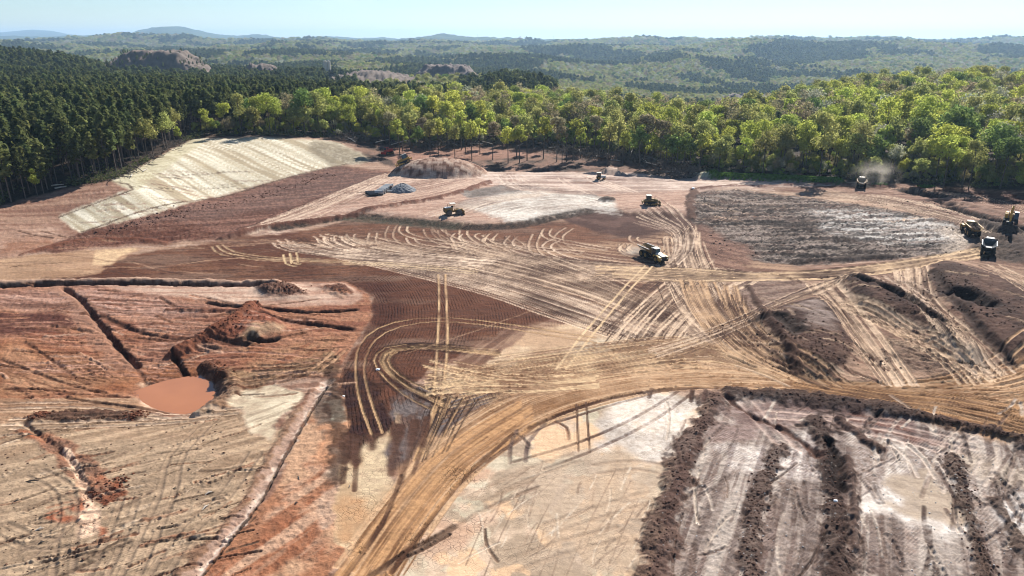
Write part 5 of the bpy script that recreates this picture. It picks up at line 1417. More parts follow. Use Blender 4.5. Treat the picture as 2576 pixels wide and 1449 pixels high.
def wheel(root, x, y, z, r, w, lug=True):
    t = MB()
    n = 20
    v = []; f = []
    prof = [(-w / 2, r * .62), (-w / 2, r * .9), (-w * .38, r), (w * .38, r), (w / 2, r * .9), (w / 2, r * .62)]
    for k in range(n):
        a = 2 * math.pi * k / n
        for (yy, rr) in prof: v.append((x + rr * math.cos(a), y + yy, z + rr * math.sin(a)))
    m_ = len(prof)
    for k in range(n):
        k2 = (k + 1) % n
        for j in range(m_): f.append((k * m_ + j, k2 * m_ + j, k2 * m_ + (j + 1) % m_, k * m_ + (j + 1) % m_))
    t.add(v, f)
    if lug:
        for k in range(18):
            a = 2 * math.pi * k / 18
            t.box((x + r * 1.0 * math.cos(a), y + (w * .2 if k % 2 else -w * .2), z + r * 1.0 * math.sin(a)), (.1, w * .5, .12), ry=-a + math.pi / 2)
    ty = t.build('tyre', rubber, root)
    rm = MB(); sg = 1 if y > 0 else -1
    rm.cyl((x, y - w * .42, z), (x, y + w * .42, z), r * .62, n=16)
    rm.cyl((x, y + sg * w * .3, z), (x, y + sg * w * .56, z), r * .26, n=10)
    rim = rm.build('rim', yellow_d, ty)
    return ty

def dump_truck(label, load=False, body=None, paint_=None, bedm=None, rimm=None, group='articulated dump trucks'):
    pm = paint_ or yellow
    o = thing('dump_truck', label, 'dump truck', group)
    for sx, r_ in ((3.3, .92), (-1.1, .92), (-3.0, .92)):
        for sd in (-1, 1): wheel(o, sx, sd * 1.22, r_, r_, .72)
    c = MB(); c.box((-1.4, 0, 1.15), (5.6, .9, .5)); c.box((2.4, 0, 1.1), (3.6, 1.0, .5)); c.cyl((.75, 0, .8), (.75, 0, 1.5), .35); c.box((-2.05, 0, .92), (2.4, 2.0, .22)); c.build('chassis', black, o)
    f = MB()
    for sd in (-1, 1):
        f.prism([(2.1, 1.55), (2.25, 2.0), (4.1, 2.0), (4.45, 1.5), (4.55, .95), (4.25, .95), (4.15, 1.5), (3.9, 1.85), (2.6, 1.85), (2.3, 1.4)], sd * .95, sd * 1.55)
        f.prism([(4.1, .75), (5.15, .75), (5.2, 1.3), (5.0, 1.75), (4.1, 1.95)], sd * .62, sd * 1.5)
    f.each('fender', pm, o, bevel=.03)
    h = MB(); h.hexa([(2.35, -.85, 1.5), (5.15, -.75, 1.3), (5.15, .75, 1.3), (2.35, .85, 1.5), (2.35, -.8, 2.5), (4.95, -.62, 2.0), (4.95, .62, 2.0), (2.35, .8, 2.5)])
    hood = h.build('hood', silver if body is None else body, o, bevel=.05)  # default pale hood colour stands in for sun glare on its top
    g = MB(); g.box((5.16, 0, 1.45), (.12, 1.5, .95)); g.box((5.2, 0, .85), (.25, 2.4, .35)); g.build('grille', black, hood)
    for sd in (-1, 1):
        MB().box((5.2, sd * 1.1, 1.3), (.1, .34, .22)).build('headlight', lampm, o)
    cb = MB(); cb.hexa([(.85, -.85, 1.45), (2.45, -.85, 1.45), (2.45, .85, 1.45), (.85, .85, 1.45), (.95, -.75, 3.35), (2.2, -.75, 3.35), (2.2, .75, 3.35), (.95, .75, 3.35)])
    cab = cb.build('cab', black, o, bevel=.04)
    wn = MB()
    wn.plate((2.475, -.72, 2.3), (2.475, .72, 2.3), (2.27, .66, 3.2), (2.27, -.66, 3.2), (.02, 0, .0)); wn.build('windscreen', glass, cab)
    for sd in (-1, 1):
        w2 = MB(); w2.plate((1.05, sd * .855, 2.3), (2.3, sd * .855, 2.3), (2.12, sd * .79, 3.2), (1.05, sd * .79, 3.2), (0, sd * .02, 0)); w2.build('side_window', glass, cab)
    rf = MB().box((1.6, 0, 3.42), (1.6, 1.7, .14)).build('roof', cream, cab, bevel=.03)
    MB().cyl((1.5, .3, 3.48), (1.5, .3, 3.66), .09).build('beacon', yellow, rf)
    for sd in (-1, 1):
        mr = MB(); mr.tube([(2.5, sd * .85, 2.4), (3.0, sd * 1.5, 2.5), (3.0, sd * 1.5, 2.6)], [.03, .03, .03], 5); mr.box((3.0, sd * 1.55, 2.75), (.08, .28, .5)); mr.build('mirror', black, o)
    ex_ = MB(); ex_.cyl((.62, -.6, 1.5), (.62, -.6, 3.2), .12); ex_.build('exhaust', steel, o)
    ld = MB()
    for k in range(4): ld.box((1.5, 1.25, .7 + k * .3), (.5, .1, .05))
    ld.box((1.25, 1.25, 1.1), (.05, .08, 1.3)); ld.box((1.75, 1.25, 1.1), (.05, .08, 1.3)); ld.build('ladder', black, o)
    # tipping body: floor, flared sides, headboard, tail lip
    bm_ = MB(); T = .09
    xf, xr = .45, -4.7
    bm_.hexa([(xf, -.75, 1.62), (xr, -.75, 1.9), (xr, .75, 1.9), (xf, .75, 1.62), (xf, -.75, 1.72), (xr, -.75, 2.0), (xr, .75, 2.0), (xf, .75, 1.72)])
    bm_.hexa([(xr, -.75, 1.9), (xr - .75, -.8, 2.35), (xr - .75, .8, 2.35), (xr, .75, 1.9), (xr, -.75, 2.0), (xr - .72, -.8, 2.45), (xr - .72, .8, 2.45), (xr, .75, 2.0)])
    for sd in (-1, 1):
        bm_.hexa([(xf, sd * .75, 1.64), (xr - .7, sd * .8, 2.36), (xr - .6, sd * 1.62, 2.98), (xf, sd * 1.6, 2.85), (xf, sd * .66, 1.72), (xr - .7, sd * .7, 2.44), (xr - .6, sd * 1.5, 3.0), (xf, sd * 1.48, 2.9)])
        bm_.box((-2.1, sd * 1.6, 2.9), (5.2, .16, .16))
        for k in range(4): bm_.hexa([(xf - .5 - k * 1.25, sd * .78, 1.72), (xf - .62 - k * 1.25, sd * .78, 1.72), (xf - .62 - k * 1.25, sd * 1.66, 2.86), (xf - .5 - k * 1.25, sd * 1.66, 2.86), (xf - .5 - k * 1.25, sd * .85, 1.66), (xf - .62 - k * 1.25, sd * .85, 1.66), (xf - .62 - k * 1.25, sd * 1.7, 2.8), (xf - .5 - k * 1.25, sd * 1.7, 2.8)])
    body_o = bm_.build('tipping_body', bedm or yellow_d, o)
    hb = MB(); hb.hexa([(xf, -.75, 1.62), (xf, .75, 1.62), (xf, 1.62, 2.85), (xf, -1.62, 2.85), (xf + .1, -.75, 1.62), (xf + .1, .75, 1.62), (xf + .1, 1.62, 2.85), (xf + .1, -1.62, 2.85)])
    hb.hexa([(xf, -1.62, 2.85), (xf, 1.62, 2.85), (xf + .25, 1.1, 3.45), (xf + .25, -1.1, 3.45), (xf + .1, -1.62, 2.85), (xf + .1, 1.62, 2.85), (xf + .35, 1.1, 3.45), (xf + .35, -1.1, 3.45)])
    hb.build('headboard', bedm or yellow_d, body_o)
    ri = MB(); ri.plate((xf - .02, -.72, 1.745), (xr, -.72, 2.02), (xr, .72, 2.02), (xf - .02, .72, 1.745), (0, 0, .02)); ri.build('bed_floor', wsteel, body_o)
    ri2 = MB(); ri2.box((-2.1, -1.6, 3.0), (5.2, .2, .05)); ri2.box((-2.1, 1.6, 3.0), (5.2, .2, .05)); ri2.box((xf + .3, 0, 3.47), (.2, 2.2, .06)); ri2.build('rim_rail', rimm or silver, body_o)
    cyl_ = MB()
    for sd in (-1, 1): cyl_.cyl((.2, sd * .7, 1.1), (-1.6, sd * .78, 1.75), .09)
    cyl_.each('hoist_cylinder', steel, o)
    return o

t1 = dump_truck('yellow dump truck driving right, empty body, dust behind it')
place(t1, 1640, 650, to=(1676, 666), s=.95)
t2 = dump_truck('yellow dump truck heaped with dark soil beside the excavator', body=yellow, rimm=yellow, group='articulated dump trucks')
place(t2, 2440, 588, to=(2414, 564), s=.95)
t3 = dump_truck('empty dump truck with pale body rims seen from behind', bedm=wsteel, body=yellow_d)
place(t3, 2484, 632, to=(2487, 600), s=.95)
t4 = dump_truck('tan dusty dump truck half hidden in a dust cloud by the wood', paint_=dust_p, bedm=dust_p, body=dust_p, rimm=dust_p)
place(t4, 2165, 470, to=(2164, 455), s=1.0)
# heaped soil in the loaded truck
def lump(name, n, rx, ry, rz, seed, m, rough=.3):
    V, F = [], []
    rg = random.Random(seed); nr = 10
    for i in range(nr + 1):
        for k in range(n):
            a = 2 * math.pi * k / n; f = i / nr
            q = 1 + rg.uniform(-rough, rough) * (1 if 0 < i < nr else 0)
            V.append((rx * f * math.cos(a) * q, ry * f * math.sin(a) * q, rz * (1 - f ** 1.6) * (1 + rg.uniform(-rough, rough)) if i < nr else -.25))
    for i in range(nr):
        for k in range(n): F.append((i * n + k, i * n + (k + 1) % n, (i + 1) * n + (k + 1) % n, (i + 1) * n + k))
    return mesh_obj(name, V, F, m)
ldp = lump('soil_load', 22, 2.9, 1.42, 1.1, 4, dirt_m, .22)
setp(ldp, 'dark heaped soil load in the body of the yellow dump truck', 'soil heap')
ldp.location = t2.matrix_basis @ Vector((-2.2, 0, 2.5)); ldp.rotation_euler = t2.rotation_euler

def crawler(root, y, L, w, h, m=black, x0=0.0):
    """one crawler track: belt with rollers"""
    r_ = h / 2; prof = []
    for k in range(9): a = -math.pi / 2 + math.pi * k / 8; prof.append((x0 + L / 2 - r_ + r_ * math.cos(a), r_ + r_ * math.sin(a)))
    for k in range(9): a = math.pi / 2 + math.pi * k / 8; prof.append((x0 - L / 2 + r_ + r_ * math.cos(a), r_ + r_ * math.sin(a)))
    t = MB().prism(prof, y - w / 2, y + w / 2)
    for k in range(int(L / .28)):
        t.box((x0 - L / 2 + .3 + k * .28, y, h + .02), (.06, w * 1.02, .08)); 
    tr_ = t.build('crawler_track', m, root)
    rr = MB()
    sg = 1 if y > 0 else -1
    for k in range(5): rr.cyl((x0 - L / 2 + r_ + k * (L - 2 * r_) / 4, y + sg * w * .5, r_ * (.55 if 0 < k < 4 else 1)), (x0 - L / 2 + r_ + k * (L - 2 * r_) / 4, y + sg * (w * .5 + .06), r_ * (.55 if 0 < k < 4 else 1)), r_ * (.4 if 0 < k < 4 else .75), n=10)
    rr.each('roller', yellow_d, tr_)
    return tr_

def bulldozer(label, group='bulldozers', paint_=None):
    pm = paint_ or yellow_d
    o = thing('bulldozer', label, 'bulldozer', group)
    for sd in (-1, 1): crawler(o, sd * 1.05, 4.2, .6, 1.15)
    b = MB(); b.hexa([(-.1, -.62, .8), (2.1, -.55, .8), (2.1, .55, .8), (-.1, .62, .8), (-.1, -.62, 2.15), (2.1, -.5, 1.85), (2.1, .5, 1.85), (-.1, .62, 2.15)]); b.build('engine_hood', pm, o, bevel=.04)
    MB().box((2.12, 0, 1.35), (.08, .9, .9)).build('grille', black, o)
    MB().box((-1.2, 0, 1.35), (2.0, 1.7, .9)).build('rear_body', pm, o, bevel=.05)
    for sd in (-1, 1): MB().box((-.6, sd * .98, 1.55), (2.6, .62, .16)).each('fender', pm, o)
    c = MB(); c.hexa([(-1.45, -.8, 1.75), (.0, -.8, 1.75), (.0, .8, 1.75), (-1.45, .8, 1.75), (-1.35, -.72, 3.05), (-.15, -.72, 3.05), (-.15, .72, 3.05), (-1.35, .72, 3.05)]); cab = c.build('cab', glass, o)
    p = MB()
    for x, y in ((-1.42, -.8), (-.02, -.8), (-1.42, .8), (-.02, .8)): p.box((x, y, 2.4), (.12, .12, 1.35))
    p.each('cab_post', black, cab)
    MB().box((-.72, 0, 3.12), (1.75, 1.85, .14)).build('roof', cream, cab, bevel=.03)
    MB().cyl((1.2, -.25, 1.9), (1.2, -.25, 2.9), .09).build('exhaust', black, o)
    bl = MB()
    prof = [(2.95, .08), (2.8, .45), (2.78, .8), (2.9, 1.25), (3.0, 1.25), (2.92, .8), (2.95, .45), (3.08, .08)]
    bl.prism(prof, -1.75, 1.75); blade = bl.build('blade', pm, o)
    MB().box((3.05, 0, .1), (.1, 3.5, .2)).build('cutting_edge', steel, blade)
    a = MB()
    for sd in (-1, 1): a.box((1.55, sd * 1.5, .55), (2.7, .22, .3)); a.cyl((1.9, sd * .6, 1.6), (2.8, sd * .8, .9), .08)
    a.each('push_arm', pm, o)
    r_ = MB(); r_.box((-2.5, 0, 1.1), (.7, 1.6, .4))
    for sd in (-.6, 0, .6): r_.hexa([(-2.75, sd - .07, .25), (-2.65, sd - .07, .25), (-2.65, sd + .07, .25), (-2.75, sd + .07, .25), (-3.0, sd - .07, 1.3), (-2.7, sd - .07, 1.3), (-2.7, sd + .07, 1.3), (-3.0, sd + .07, 1.3)])
    r_.build('ripper', pm, o)
    return o
d1 = bulldozer('yellow bulldozer facing right on the pale strip, left of the rough dark field')
place(d1, 1636, 524, to=(1668, 524), s=1.02)
d2 = bulldozer('yellow bulldozer tilted on the flank of the round earth heap', paint_=yellow)

def excavator(label):
    o = thing('excavator', label, 'excavator')
    for sd in (-1, 1): crawler(o, sd * 1.25, 4.6, .65, 1.05)
    MB().box((0, 0, .85), (2.0, 2.0, .5)).build('undercarriage', black, o)
    MB().cyl((0, 0, 1.05), (0, 0, 1.3), .8, n=20).build('slew_ring', black, o)
    h = MB(); h.box((-.9, -.75, 1.85), (3.0, 1.3, 1.1)); h.box((-1.2, .55, 1.75), (2.4, 1.4, .9)); h.box((-1.0, -.75, 2.5), (2.0, 1.1, .25)); house = h.build('house', yellow, o, bevel=.05)
    st_ = MB()
    for k in range(3): st_.box((.3 - k * .5, -1.42, 1.5 + k * .33), (.4, .08, .12))
    st_.each('step', black, house)
    MB().prism([(-2.3, 1.35), (-3.1, 1.5), (-3.15, 2.3), (-2.3, 2.45)], -1.4, 1.4).build('counterweight', yellow_d, o, bevel=.06)
    c = MB(); c.hexa([(.0, .45, 1.3), (1.7, .45, 1.3), (1.7, 1.45, 1.3), (.0, 1.45, 1.3), (.05, .5, 3.0), (1.35, .5, 3.0), (1.35, 1.4, 3.0), (.05, 1.4, 3.0)]); cab = c.build('cab', black, o, bevel=.04)
    MB().plate((1.73, .52, 1.6), (1.73, 1.38, 1.6), (1.4, 1.33, 2.9), (1.4, .57, 2.9), (.02, 0, 0)).build('windscreen', glass, cab)
    MB().plate((.1, 1.47, 1.9), (1.55, 1.47, 1.9), (1.3, 1.42, 2.9), (.1, 1.42, 2.9), (0, .02, 0)).build('side_window', glass, cab)
    MB().box((.7, .95, 3.06), (1.4, 1.0, .1)).build('roof', cream, cab)
    bo = MB(); bo.prism([(.6, 1.7), (1.0, 1.55), (2.6, 4.0), (4.9, 4.55), (5.0, 4.9), (2.3, 4.75), (1.7, 4.2)], -.42, .1); boom = bo.build('boom', yellow, o, bevel=.03)
    bc = MB()
    for yy in (-.62, .3): bc.cyl((1.2, yy, 1.5), (2.2, yy, 3.6), .1); 
    bc.cyl((2.4, -.16, 4.85), (4.6, -.16, 5.35), .1); bc.each('boom_cylinder', steel, boom)
    sk = MB(); sk.prism([(4.55, 5.35), (5.0, 5.4), (5.35, 4.8), (5.9, 1.6), (5.6, 1.5), (4.75, 4.5)], -.36, .04); stick = sk.build('stick', yellow, o, bevel=.03)
    bk = MB(); cyx = 5.6
    bk.prism([(5.5, 1.6), (6.05, 1.55), (6.2, 1.0), (5.9, .4), (5.2, .2), (4.6, .5), (4.75, .62), (5.2, .4), (5.75, .55), (5.95, 1.0), (5.85, 1.3), (5.5, 1.4)], -.85, .55)
    bk.prism([(5.5, 1.5), (5.95, 1.45), (6.1, 1.0), (5.85, .5), (5.2, .3), (4.8, .55)], -.88, -.82); bk.prism([(5.5, 1.5), (5.95, 1.45), (6.1, 1.0), (5.85, .5), (5.2, .3), (4.8, .55)], .52, .58)
    for k in range(5): bk.box((4.55, -.7 + k * .28, .5), (.3, .1, .1), ry=.5)
    bk.build('bucket', black, stick)
    return o
ex1 = excavator('yellow excavator on the pit rim, boom towards the parked trucks')
place(ex1, 2536, 578, to=(2532, 606), s=1.06, z=.4)

def compactor(label):
    o = thing('soil_compactor', label, 'compactor')
    for sx in (1.6, -1.6):
        for sd in (-1, 1):
            w = MB(); w.cyl((sx, sd * .55, .85), (sx, sd * 1.5, .85), .72, n=18)
            for k in range(14):
                a = 2 * math.pi * k / 14
                for j in range(3): w.box((sx + .8 * math.cos(a + j * .2), sd * (.7 + j * .32), .85 + .8 * math.sin(a + j * .2)), (.2, .2, .2), ry=-a)
            w.build('padded_drum', wsteel, o)
    b = MB(); b.hexa([(-3.0, -.95, .95), (-.3, -1.0, .95), (-.3, 1.0, .95), (-3.0, .95, .95), (-3.0, -.85, 2.3), (-.3, -.9, 2.45), (-.3, .9, 2.45), (-3.0, .85, 2.3)]); b.build('engine_body', yellow_d, o, bevel=.05)
    MB().box((-3.03, 0, 1.65), (.08, 1.5, 1.0)).build('grille', black, o)
    MB().box((-1.7, 0, 2.42), (2.2, 1.5, .12)).build('hood', silver, o)
    f = MB(); f.box((1.5, 0, 1.25), (2.2, 1.0, .9)); f.box((.3, 0, 1.1), (1.2, .7, .6)); f.build('front_frame', yellow_d, o, bevel=.04)
    MB().box((-.35, 0, 2.55), (.6, .6, .5)).build('seat', black, o)
    p = MB()
    for x, y in ((-.9, -.7), (-.9, .7), (.35, -.7), (.35, .7)): p.cyl((x, y, 2.2), (x, y, 3.55), .06, n=6)
    p.each('canopy_post', yellow, o)
    MB().box((-.25, 0, 3.6), (1.8, 1.8, .12)).build('canopy', cream, o, bevel=.03)
    MB().cyl((-1.6, .5, 2.4), (-1.6, .5, 3.3), .08).build('exhaust', black, o)
    bl = MB(); bl.prism([(3.1, .15), (2.95, .7), (3.05, 1.35), (3.2, 1.35), (3.12, .7), (3.28, .15)], -1.9, 1.9); bl.build('blade', yellow_d, o)
    a = MB()
    for sd in (-.7, .7): a.box((2.6, sd, .8), (1.0, .2, .25))
    a.each('push_arm', yellow_d, o)
    return o
k1 = compactor('yellow padded-drum compactor with canopy and blade on the raised bench')
place(k1, 1141, 549, to=(1172, 546), s=1.0)

# dozer on the heap: follow the slope
bx_, by_ = MX - 15.5, MY + 4
x, y, z = P(1040, 424)
def on_slope(o, x, y, head, s):
    e = 2.0
    hx, hy = math.cos(head), math.sin(head)
    zf, zb = gz(x + hx * e, y + hy * e), gz(x - hx * e, y - hy * e)
    zl, zr = gz(x - hy * e, y + hx * e), gz(x + hy * e, y - hx * e)
    fx = Vector((hx, hy, (zf - zb) / (2 * e))).normalized(); fy = Vector((-hy, hx, (zl - zr) / (2 * e))); fz = fx.cross(fy).normalized(); fy = fz.cross(fx)
    Mx = Matrix((fx, fy, fz)).transposed().to_4x4()
    o.matrix_basis = Matrix.Translation((x, y, (zf + zb) / 2 - .1)) @ Mx @ Matrix.Scale(s, 4)
on_slope(d2, MX - 13.5, MY + 7, math.radians(190), 1.2)

# red forestry machine on the cut-over ground
rm_ = thing('forestry_mulcher', 'red tracked forestry machine on the cleared ground behind the straw slope', 'forestry machine')
for sd in (-1, 1): crawler(rm_, sd * 1.0, 3.6, .55, 1.0)
MB().box((-.4, 0, 1.5), (2.6, 1.6, 1.0)).build('engine_body', red_p, rm_, bevel=.05)
c = MB(); c.hexa([(.2, -.7, 1.2), (1.5, -.7, 1.2), (1.5, .7, 1.2), (.2, .7, 1.2), (.25, -.65, 2.7), (1.2, -.65, 2.7), (1.2, .65, 2.7), (.25, .65, 2.7)]); cb_ = c.build('cab', red_p, rm_, bevel=.04)
MB().plate((1.53, -.55, 1.7), (1.53, .55, 1.7), (1.25, .5, 2.6), (1.25, -.5, 2.6), (.02, 0, 0)).build('windscreen', glass, cb_)
for sd in (-1, 1): MB().plate((.4, sd * .705, 1.8), (1.35, sd * .705, 1.8), (1.1, sd * .67, 2.55), (.4, sd * .67, 2.55), (0, sd * .02, 0)).build('side_window', glass, cb_)
hd = MB(); hd.cyl((2.4, -1.1, .6), (2.4, 1.1, .6), .4, n=12); hd.box((2.3, 0, 1.05), (.9, 2.4, .2)); hd.build('mulching_head', red_p, rm_)
ar = MB()
for sd in (-.7, .7): ar.box((1.7, sd, .8), (1.2, .18, .25))
ar.each('lift_arm', black, rm_)
MB().cyl((-1.2, .4, 2.0), (-1.2, .4, 2.9), .08).build('exhaust', black, rm_)
place(rm_, 977, 388, to=(950, 391), s=1.2)

# small machine far back
sm = thing('small_tractor', 'small grey tractor with white roof near the far brush heaps', 'tractor')
for sx, r_ in ((.9, .35), (-.7, .55)):
    for sd in (-1, 1): wheel(sm, sx, sd * .62, r_, r_, .3, lug=False)
MB().hexa([(-.1, -.35, .5), (1.4, -.3, .5), (1.4, .3, .5), (-.1, .35, .5), (-.1, -.35, 1.2), (1.4, -.28, 1.05), (1.4, .28, 1.05), (-.1, .35, 1.2)]).build('hood', silver, sm, bevel=.03)
c = MB(); c.box((-.6, 0, 1.4), (1.1, 1.0, 1.1)); c.build('cab', glass, sm)
MB().box((-.6, 0, 2.0), (1.3, 1.2, .1)).build('roof', cream, sm)
place(sm, 1511, 461, to=(1530, 461), s=1.35)

# ------------------------------------------------------------------ pipes, gravel, far works
conc = mat('concrete_pipe', (.36,.36,.35), .85, noise=.15, nscale=1.5)
blackp = mat('plastic_pipe', (.03,.032,.036), .45, noise=.1)
def pipe(label, px, py, L, r_, m, head, group, z=0.0, dx=0.0, dy=0.0):
    n_ = 20; V = []; F = []
    prof = [(-L / 2, r_), (L / 2 - .3, r_), (L / 2 - .3, r_ * 1.1), (L / 2, r_ * 1.1), (L / 2, r_ * .84), (-L / 2, r_ * .84)]
    for k in range(n_):
        a = 2 * math.pi * k / n_
        for x, rr in prof: V.append((x, rr * math.cos(a), rr * math.sin(a) + r_ * 1.1))
    m_ = len(prof)
    for k in range(n_):
        k2 = (k + 1) % n_
        for j in range(m_): F.append((k * m_ + j, k2 * m_ + j, k2 * m_ + (j + 1) % m_, k * m_ + (j + 1) % m_))
    o = mesh_obj('drain_pipe', V, F, m)
    x, y, _ = P(px, py); x += dx; y += dy
    o.location = (x, y, gz(x, y) + z - .02); o.rotation_euler = (0, 0, head)
    return setp(o, label, 'pipe', group)
ORDN = ['first', 'second', 'third', 'fourth', 'fifth', 'sixth', 'seventh']
for k in range(6):
    pipe(f'large grey drain pipe, {ORDN[k]} of the row counted from the front', 955, 499, 3.0, .8, conc, R(4), 'row of grey drain pipes beside the gravel pile', dx=k * .35, dy=k * 2.0)
for k in range(3):
    pipe(f'dark plastic pipe left of the grey pipe row, {ORDN[k]} counted from the front', 940, 502, 3.2, .55, blackp, R(12), 'dark pipes left of the grey pipe row', dx=-k * .9, dy=k * 1.6)
pipe('white plastic pipe lying right of the grey pipe row', 978, 492, 4.0, .3, silver, R(-8), None)
# grey gravel pile
gp = lump('gravel_pile', 30, 5.2, 4.6, 2.6, 9, mat('gravel', (.17,.175,.185), .9, noise=.5, nscale=4), .05)
setp(gp, 'conical blue grey gravel pile behind the drain pipes', 'gravel pile'); x, y, _ = P(1010, 493); gp.location = (x, y + 3, gz(x, y + 3))
sb_ = MB().box((0, 0, .7), (2.0, 1.6, 1.4), tap=(.9, .9)); sb_.box((0, 0, 1.45), (1.6, 1.2, .1)); sbx = sb_.build('soil_box', mat('brown_block', (.10,.06,.045), .9), None, bevel=.1)
setp(sbx, 'brown trench box standing between pipes and gravel pile', 'trench box'); x, y, _ = P(982, 487); sbx.location = (x, y, gz(x, y))
# twin silo tower of the far works
x, y = float(ray(822, 150)[0] / ray(822, 150)[1] * 1000), 1000.0
z = float(terrain(x, y))
sl = thing('silo_tower', 'tall tan twin silo tower far behind the pine wood', 'silo'); sl.location = (x, y, z)
top_z = CAM_H + 1000 * float(ray(822, 154)[2] / ray(822, 154)[1]) - z
tan_m = mat('silo_tan', (.55,.46,.36), .8)
for k in (-1, 1):
    t = MB(); t.cyl((k * 2.3, 0, top_z * .12), (k * 2.3, 0, top_z), 2.2, n=18); t.cyl((k * 2.3, 0, 0), (k * 2.3, 0, top_z * .12), .7, 2.2, n=18); t.build('silo', tan_m, sl)
    MB().cyl((k * 2.3, 0, top_z), (k * 2.3, 0, top_z + 1.2), 2.2, .4, n=18).build('silo_roof', tan_m, sl)
fr_ = MB()
for sx in (-4.6, 0, 4.6): fr_.box((sx, -2.4, top_z * .5), (.35, .35, top_z))
fr_.box((0, -2.4, top_z + .6), (10, .5, .5)); fr_.build('frame', mat('pale_frame', (.6,.58,.54), .7), sl)
# far masts on the ridge
for nm, px, yt, D_, lb in (('radio_mast', 1393, 89, 6300, 'tall thin mast on the far ridge, the taller of two'), ('radio_mast', 1202, 92, 6300, 'short thin mast on the far ridge left of the taller one')):
    dx, dy, dz = ray(px, yt); x = float(dx / dy * D_); z0 = float(terrain(x, D_)); zt = CAM_H + D_ * float(dz / dy)
    m_ = MB(); Hm = max(zt - z0, 30)
    for a in (0, 2.1, 4.2): m_.cyl((2 * math.cos(a), 2 * math.sin(a), 0), (.4 * math.cos(a), .4 * math.sin(a), Hm), .7, .5, n=5)
    for k in range(8): m_.box((0, 0, Hm * (k + .5) / 8), (3 - k * .3, 3 - k * .3, .5))
    mo = m_.build('radio_mast', mat('mast_grey', (.3,.3,.32), .7)); mo.location = (x, D_, z0); setp(mo, lb, 'mast', 'masts on the far ridge')
# scattered far buildings
wallm = mat('far_wall', (.62,.6,.56), .8); roofm = mat('far_roof', (.42,.42,.42), .6)
for px, D_, w_, lb in ((842, 1010, 12, 'small pale shed right of the far silos'), (800, 1015, 14, 'low pale shed left of the far silos'), (1248, 2900, 22, 'pale house on the wooded hill above the far pile'), (2128, 3000, 20, 'pale roofed house on the right hand hills'), (1985, 1010, 16, 'grey shed of the works in the valley'), (1880, 1000, 12, 'small white shed of the works in the valley'), (1437, 2600, 16, 'tiny white house on the central wooded hill')):
    dx, dy, dz = ray(px, 150); x = float(dx / dy * D_); z0 = float(terrain(x, D_)) + (6 if D_ > 1500 else 0)
    bt = thing('far_shed', lb, 'building'); bt.location = (x, D_, z0)
    MB().box((0, 0, 3), (w_, 8, 6)).build('wall', wallm, bt)
    MB().prism([(-w_ / 2 - .4, 6.003), (w_ / 2 + .4, 6.003), (w_ / 2 - 1, 7.5), (-w_ / 2 + 1, 7.5)], -4.4, 4.4).build('roof', roofm, bt)
    MB().box((w_ * .2, -4.03, 1.6), (3, .1, 3.2)).build('door', black, bt)
# conveyor of the valley works
cv = thing('conveyor', 'steel conveyor frame of the works down in the valley', 'conveyor'); dx, dy, dz = ray(1890, 240); x = float(dx / dy * 980); cv.location = (x, 980, float(terrain(x, 980)))
c = MB(); c.tube([(-14, 0, 2), (8, 0, 14)], [.9, .9], 4); c.build('belt', steel, cv)
c = MB()
for k in range(4): c.box((-8 + k * 5, 0, 2 + k * 2.6), (.5, .5, 6 + k * 5))
c.each('trestle', steel, cv)

# far spoil heaps and bare ground
spoil = mat('far_spoil', lin((126,108,94), KEXP), .95, noise=.55, nscale=.09)
spoil_d = mat('far_spoil_grey', lin((128,112,104), KEXP), .95, noise=.6, nscale=.12)
def far_heap(name, label, px0, px1, D_, ytop, depth, m, seed, flat=.5, z_base=None):
    xa, ya = [float(ray(p, ytop)[0] / ray(p, ytop)[1] * D_) for p in (px0, px1)]
    cx, w_ = (xa + ya) / 2, (ya - xa) / 2
    zt = CAM_H + D_ * float(ray((px0 + px1) / 2, ytop)[2] / ray((px0 + px1) / 2, ytop)[1])
    n1, n2 = 110, 34
    U, Vv = np.meshgrid(np.linspace(-1, 1, n1), np.linspace(-1, 1, n2))
    Xh = cx + U * w_; Yh = D_ + Vv * depth
    d = np.maximum(np.abs(U), np.abs(Vv)) * .55 + np.hypot(U, Vv) * .45
    d = d + (fbm(U * 3 + seed, Vv * 2, 3, seed) - .5) * .25
    g = np.clip((1 - d) / (1 - flat), 0, 1)
    zb = terrain(Xh, Yh) - 1.5
    Zh = zb + np.maximum(zt - zb, 2) * (g ** .8) + (fbm(Xh / 5, Yh / 5, 3, seed + 1) - .5) * 9 * (g > 0.02)
    me = grid_mesh(name, Xh, Yh, Zh, smooth=False); me.materials.append(m)
    o = bpy.data.objects.new(name, me); COL.objects.link(o)
    return setp(o, label, 'spoil heap')
fh = far_heap('spoil_heap', 'broad brown spoil heap with shrubs behind the pines, upper left', 245, 550, 930, 130, 50, spoil, 3, .45)
_c = np.array([v.co[:] for v in fh.data.vertices]); _rg = np.random.default_rng(3); _j = _rg.choice(len(_c), 420, replace=False); _j = _j[fbm(_c[_j, 0] / 40, _c[_j, 2] / 8, 2, 9) > .48]
setp(gn_scatter('heap_shrubs', _c[_j, 0] + _rg.uniform(-2, 2, len(_j)), _c[_j, 1], _c[_j, 2] - 1.8, pc_objs, _rg.uniform(.25, .5, len(_j)), 44), 'dark shrubs over the far spoil heap', 'shrubs')
far_heap('spoil_heap', 'low brown bench beside the far silos', 585, 725, 960, 163, 30, spoil, 5, .3)
far_heap('spoil_heap', 'low smooth brown hill in front of the dark rock pile', 800, 1060, 880, 181, 70, spoil, 7, .25)
far_heap('spoil_heap', 'dark grey broken rock pile behind the pine wood', 1030, 1215, 930, 166, 35, spoil_d, 9, .55)
far_heap('spoil_heap', 'grey quarry bench in the valley seen through the trees', 1780, 2010, 1000, 240, 30, spoil_d, 11, .5)

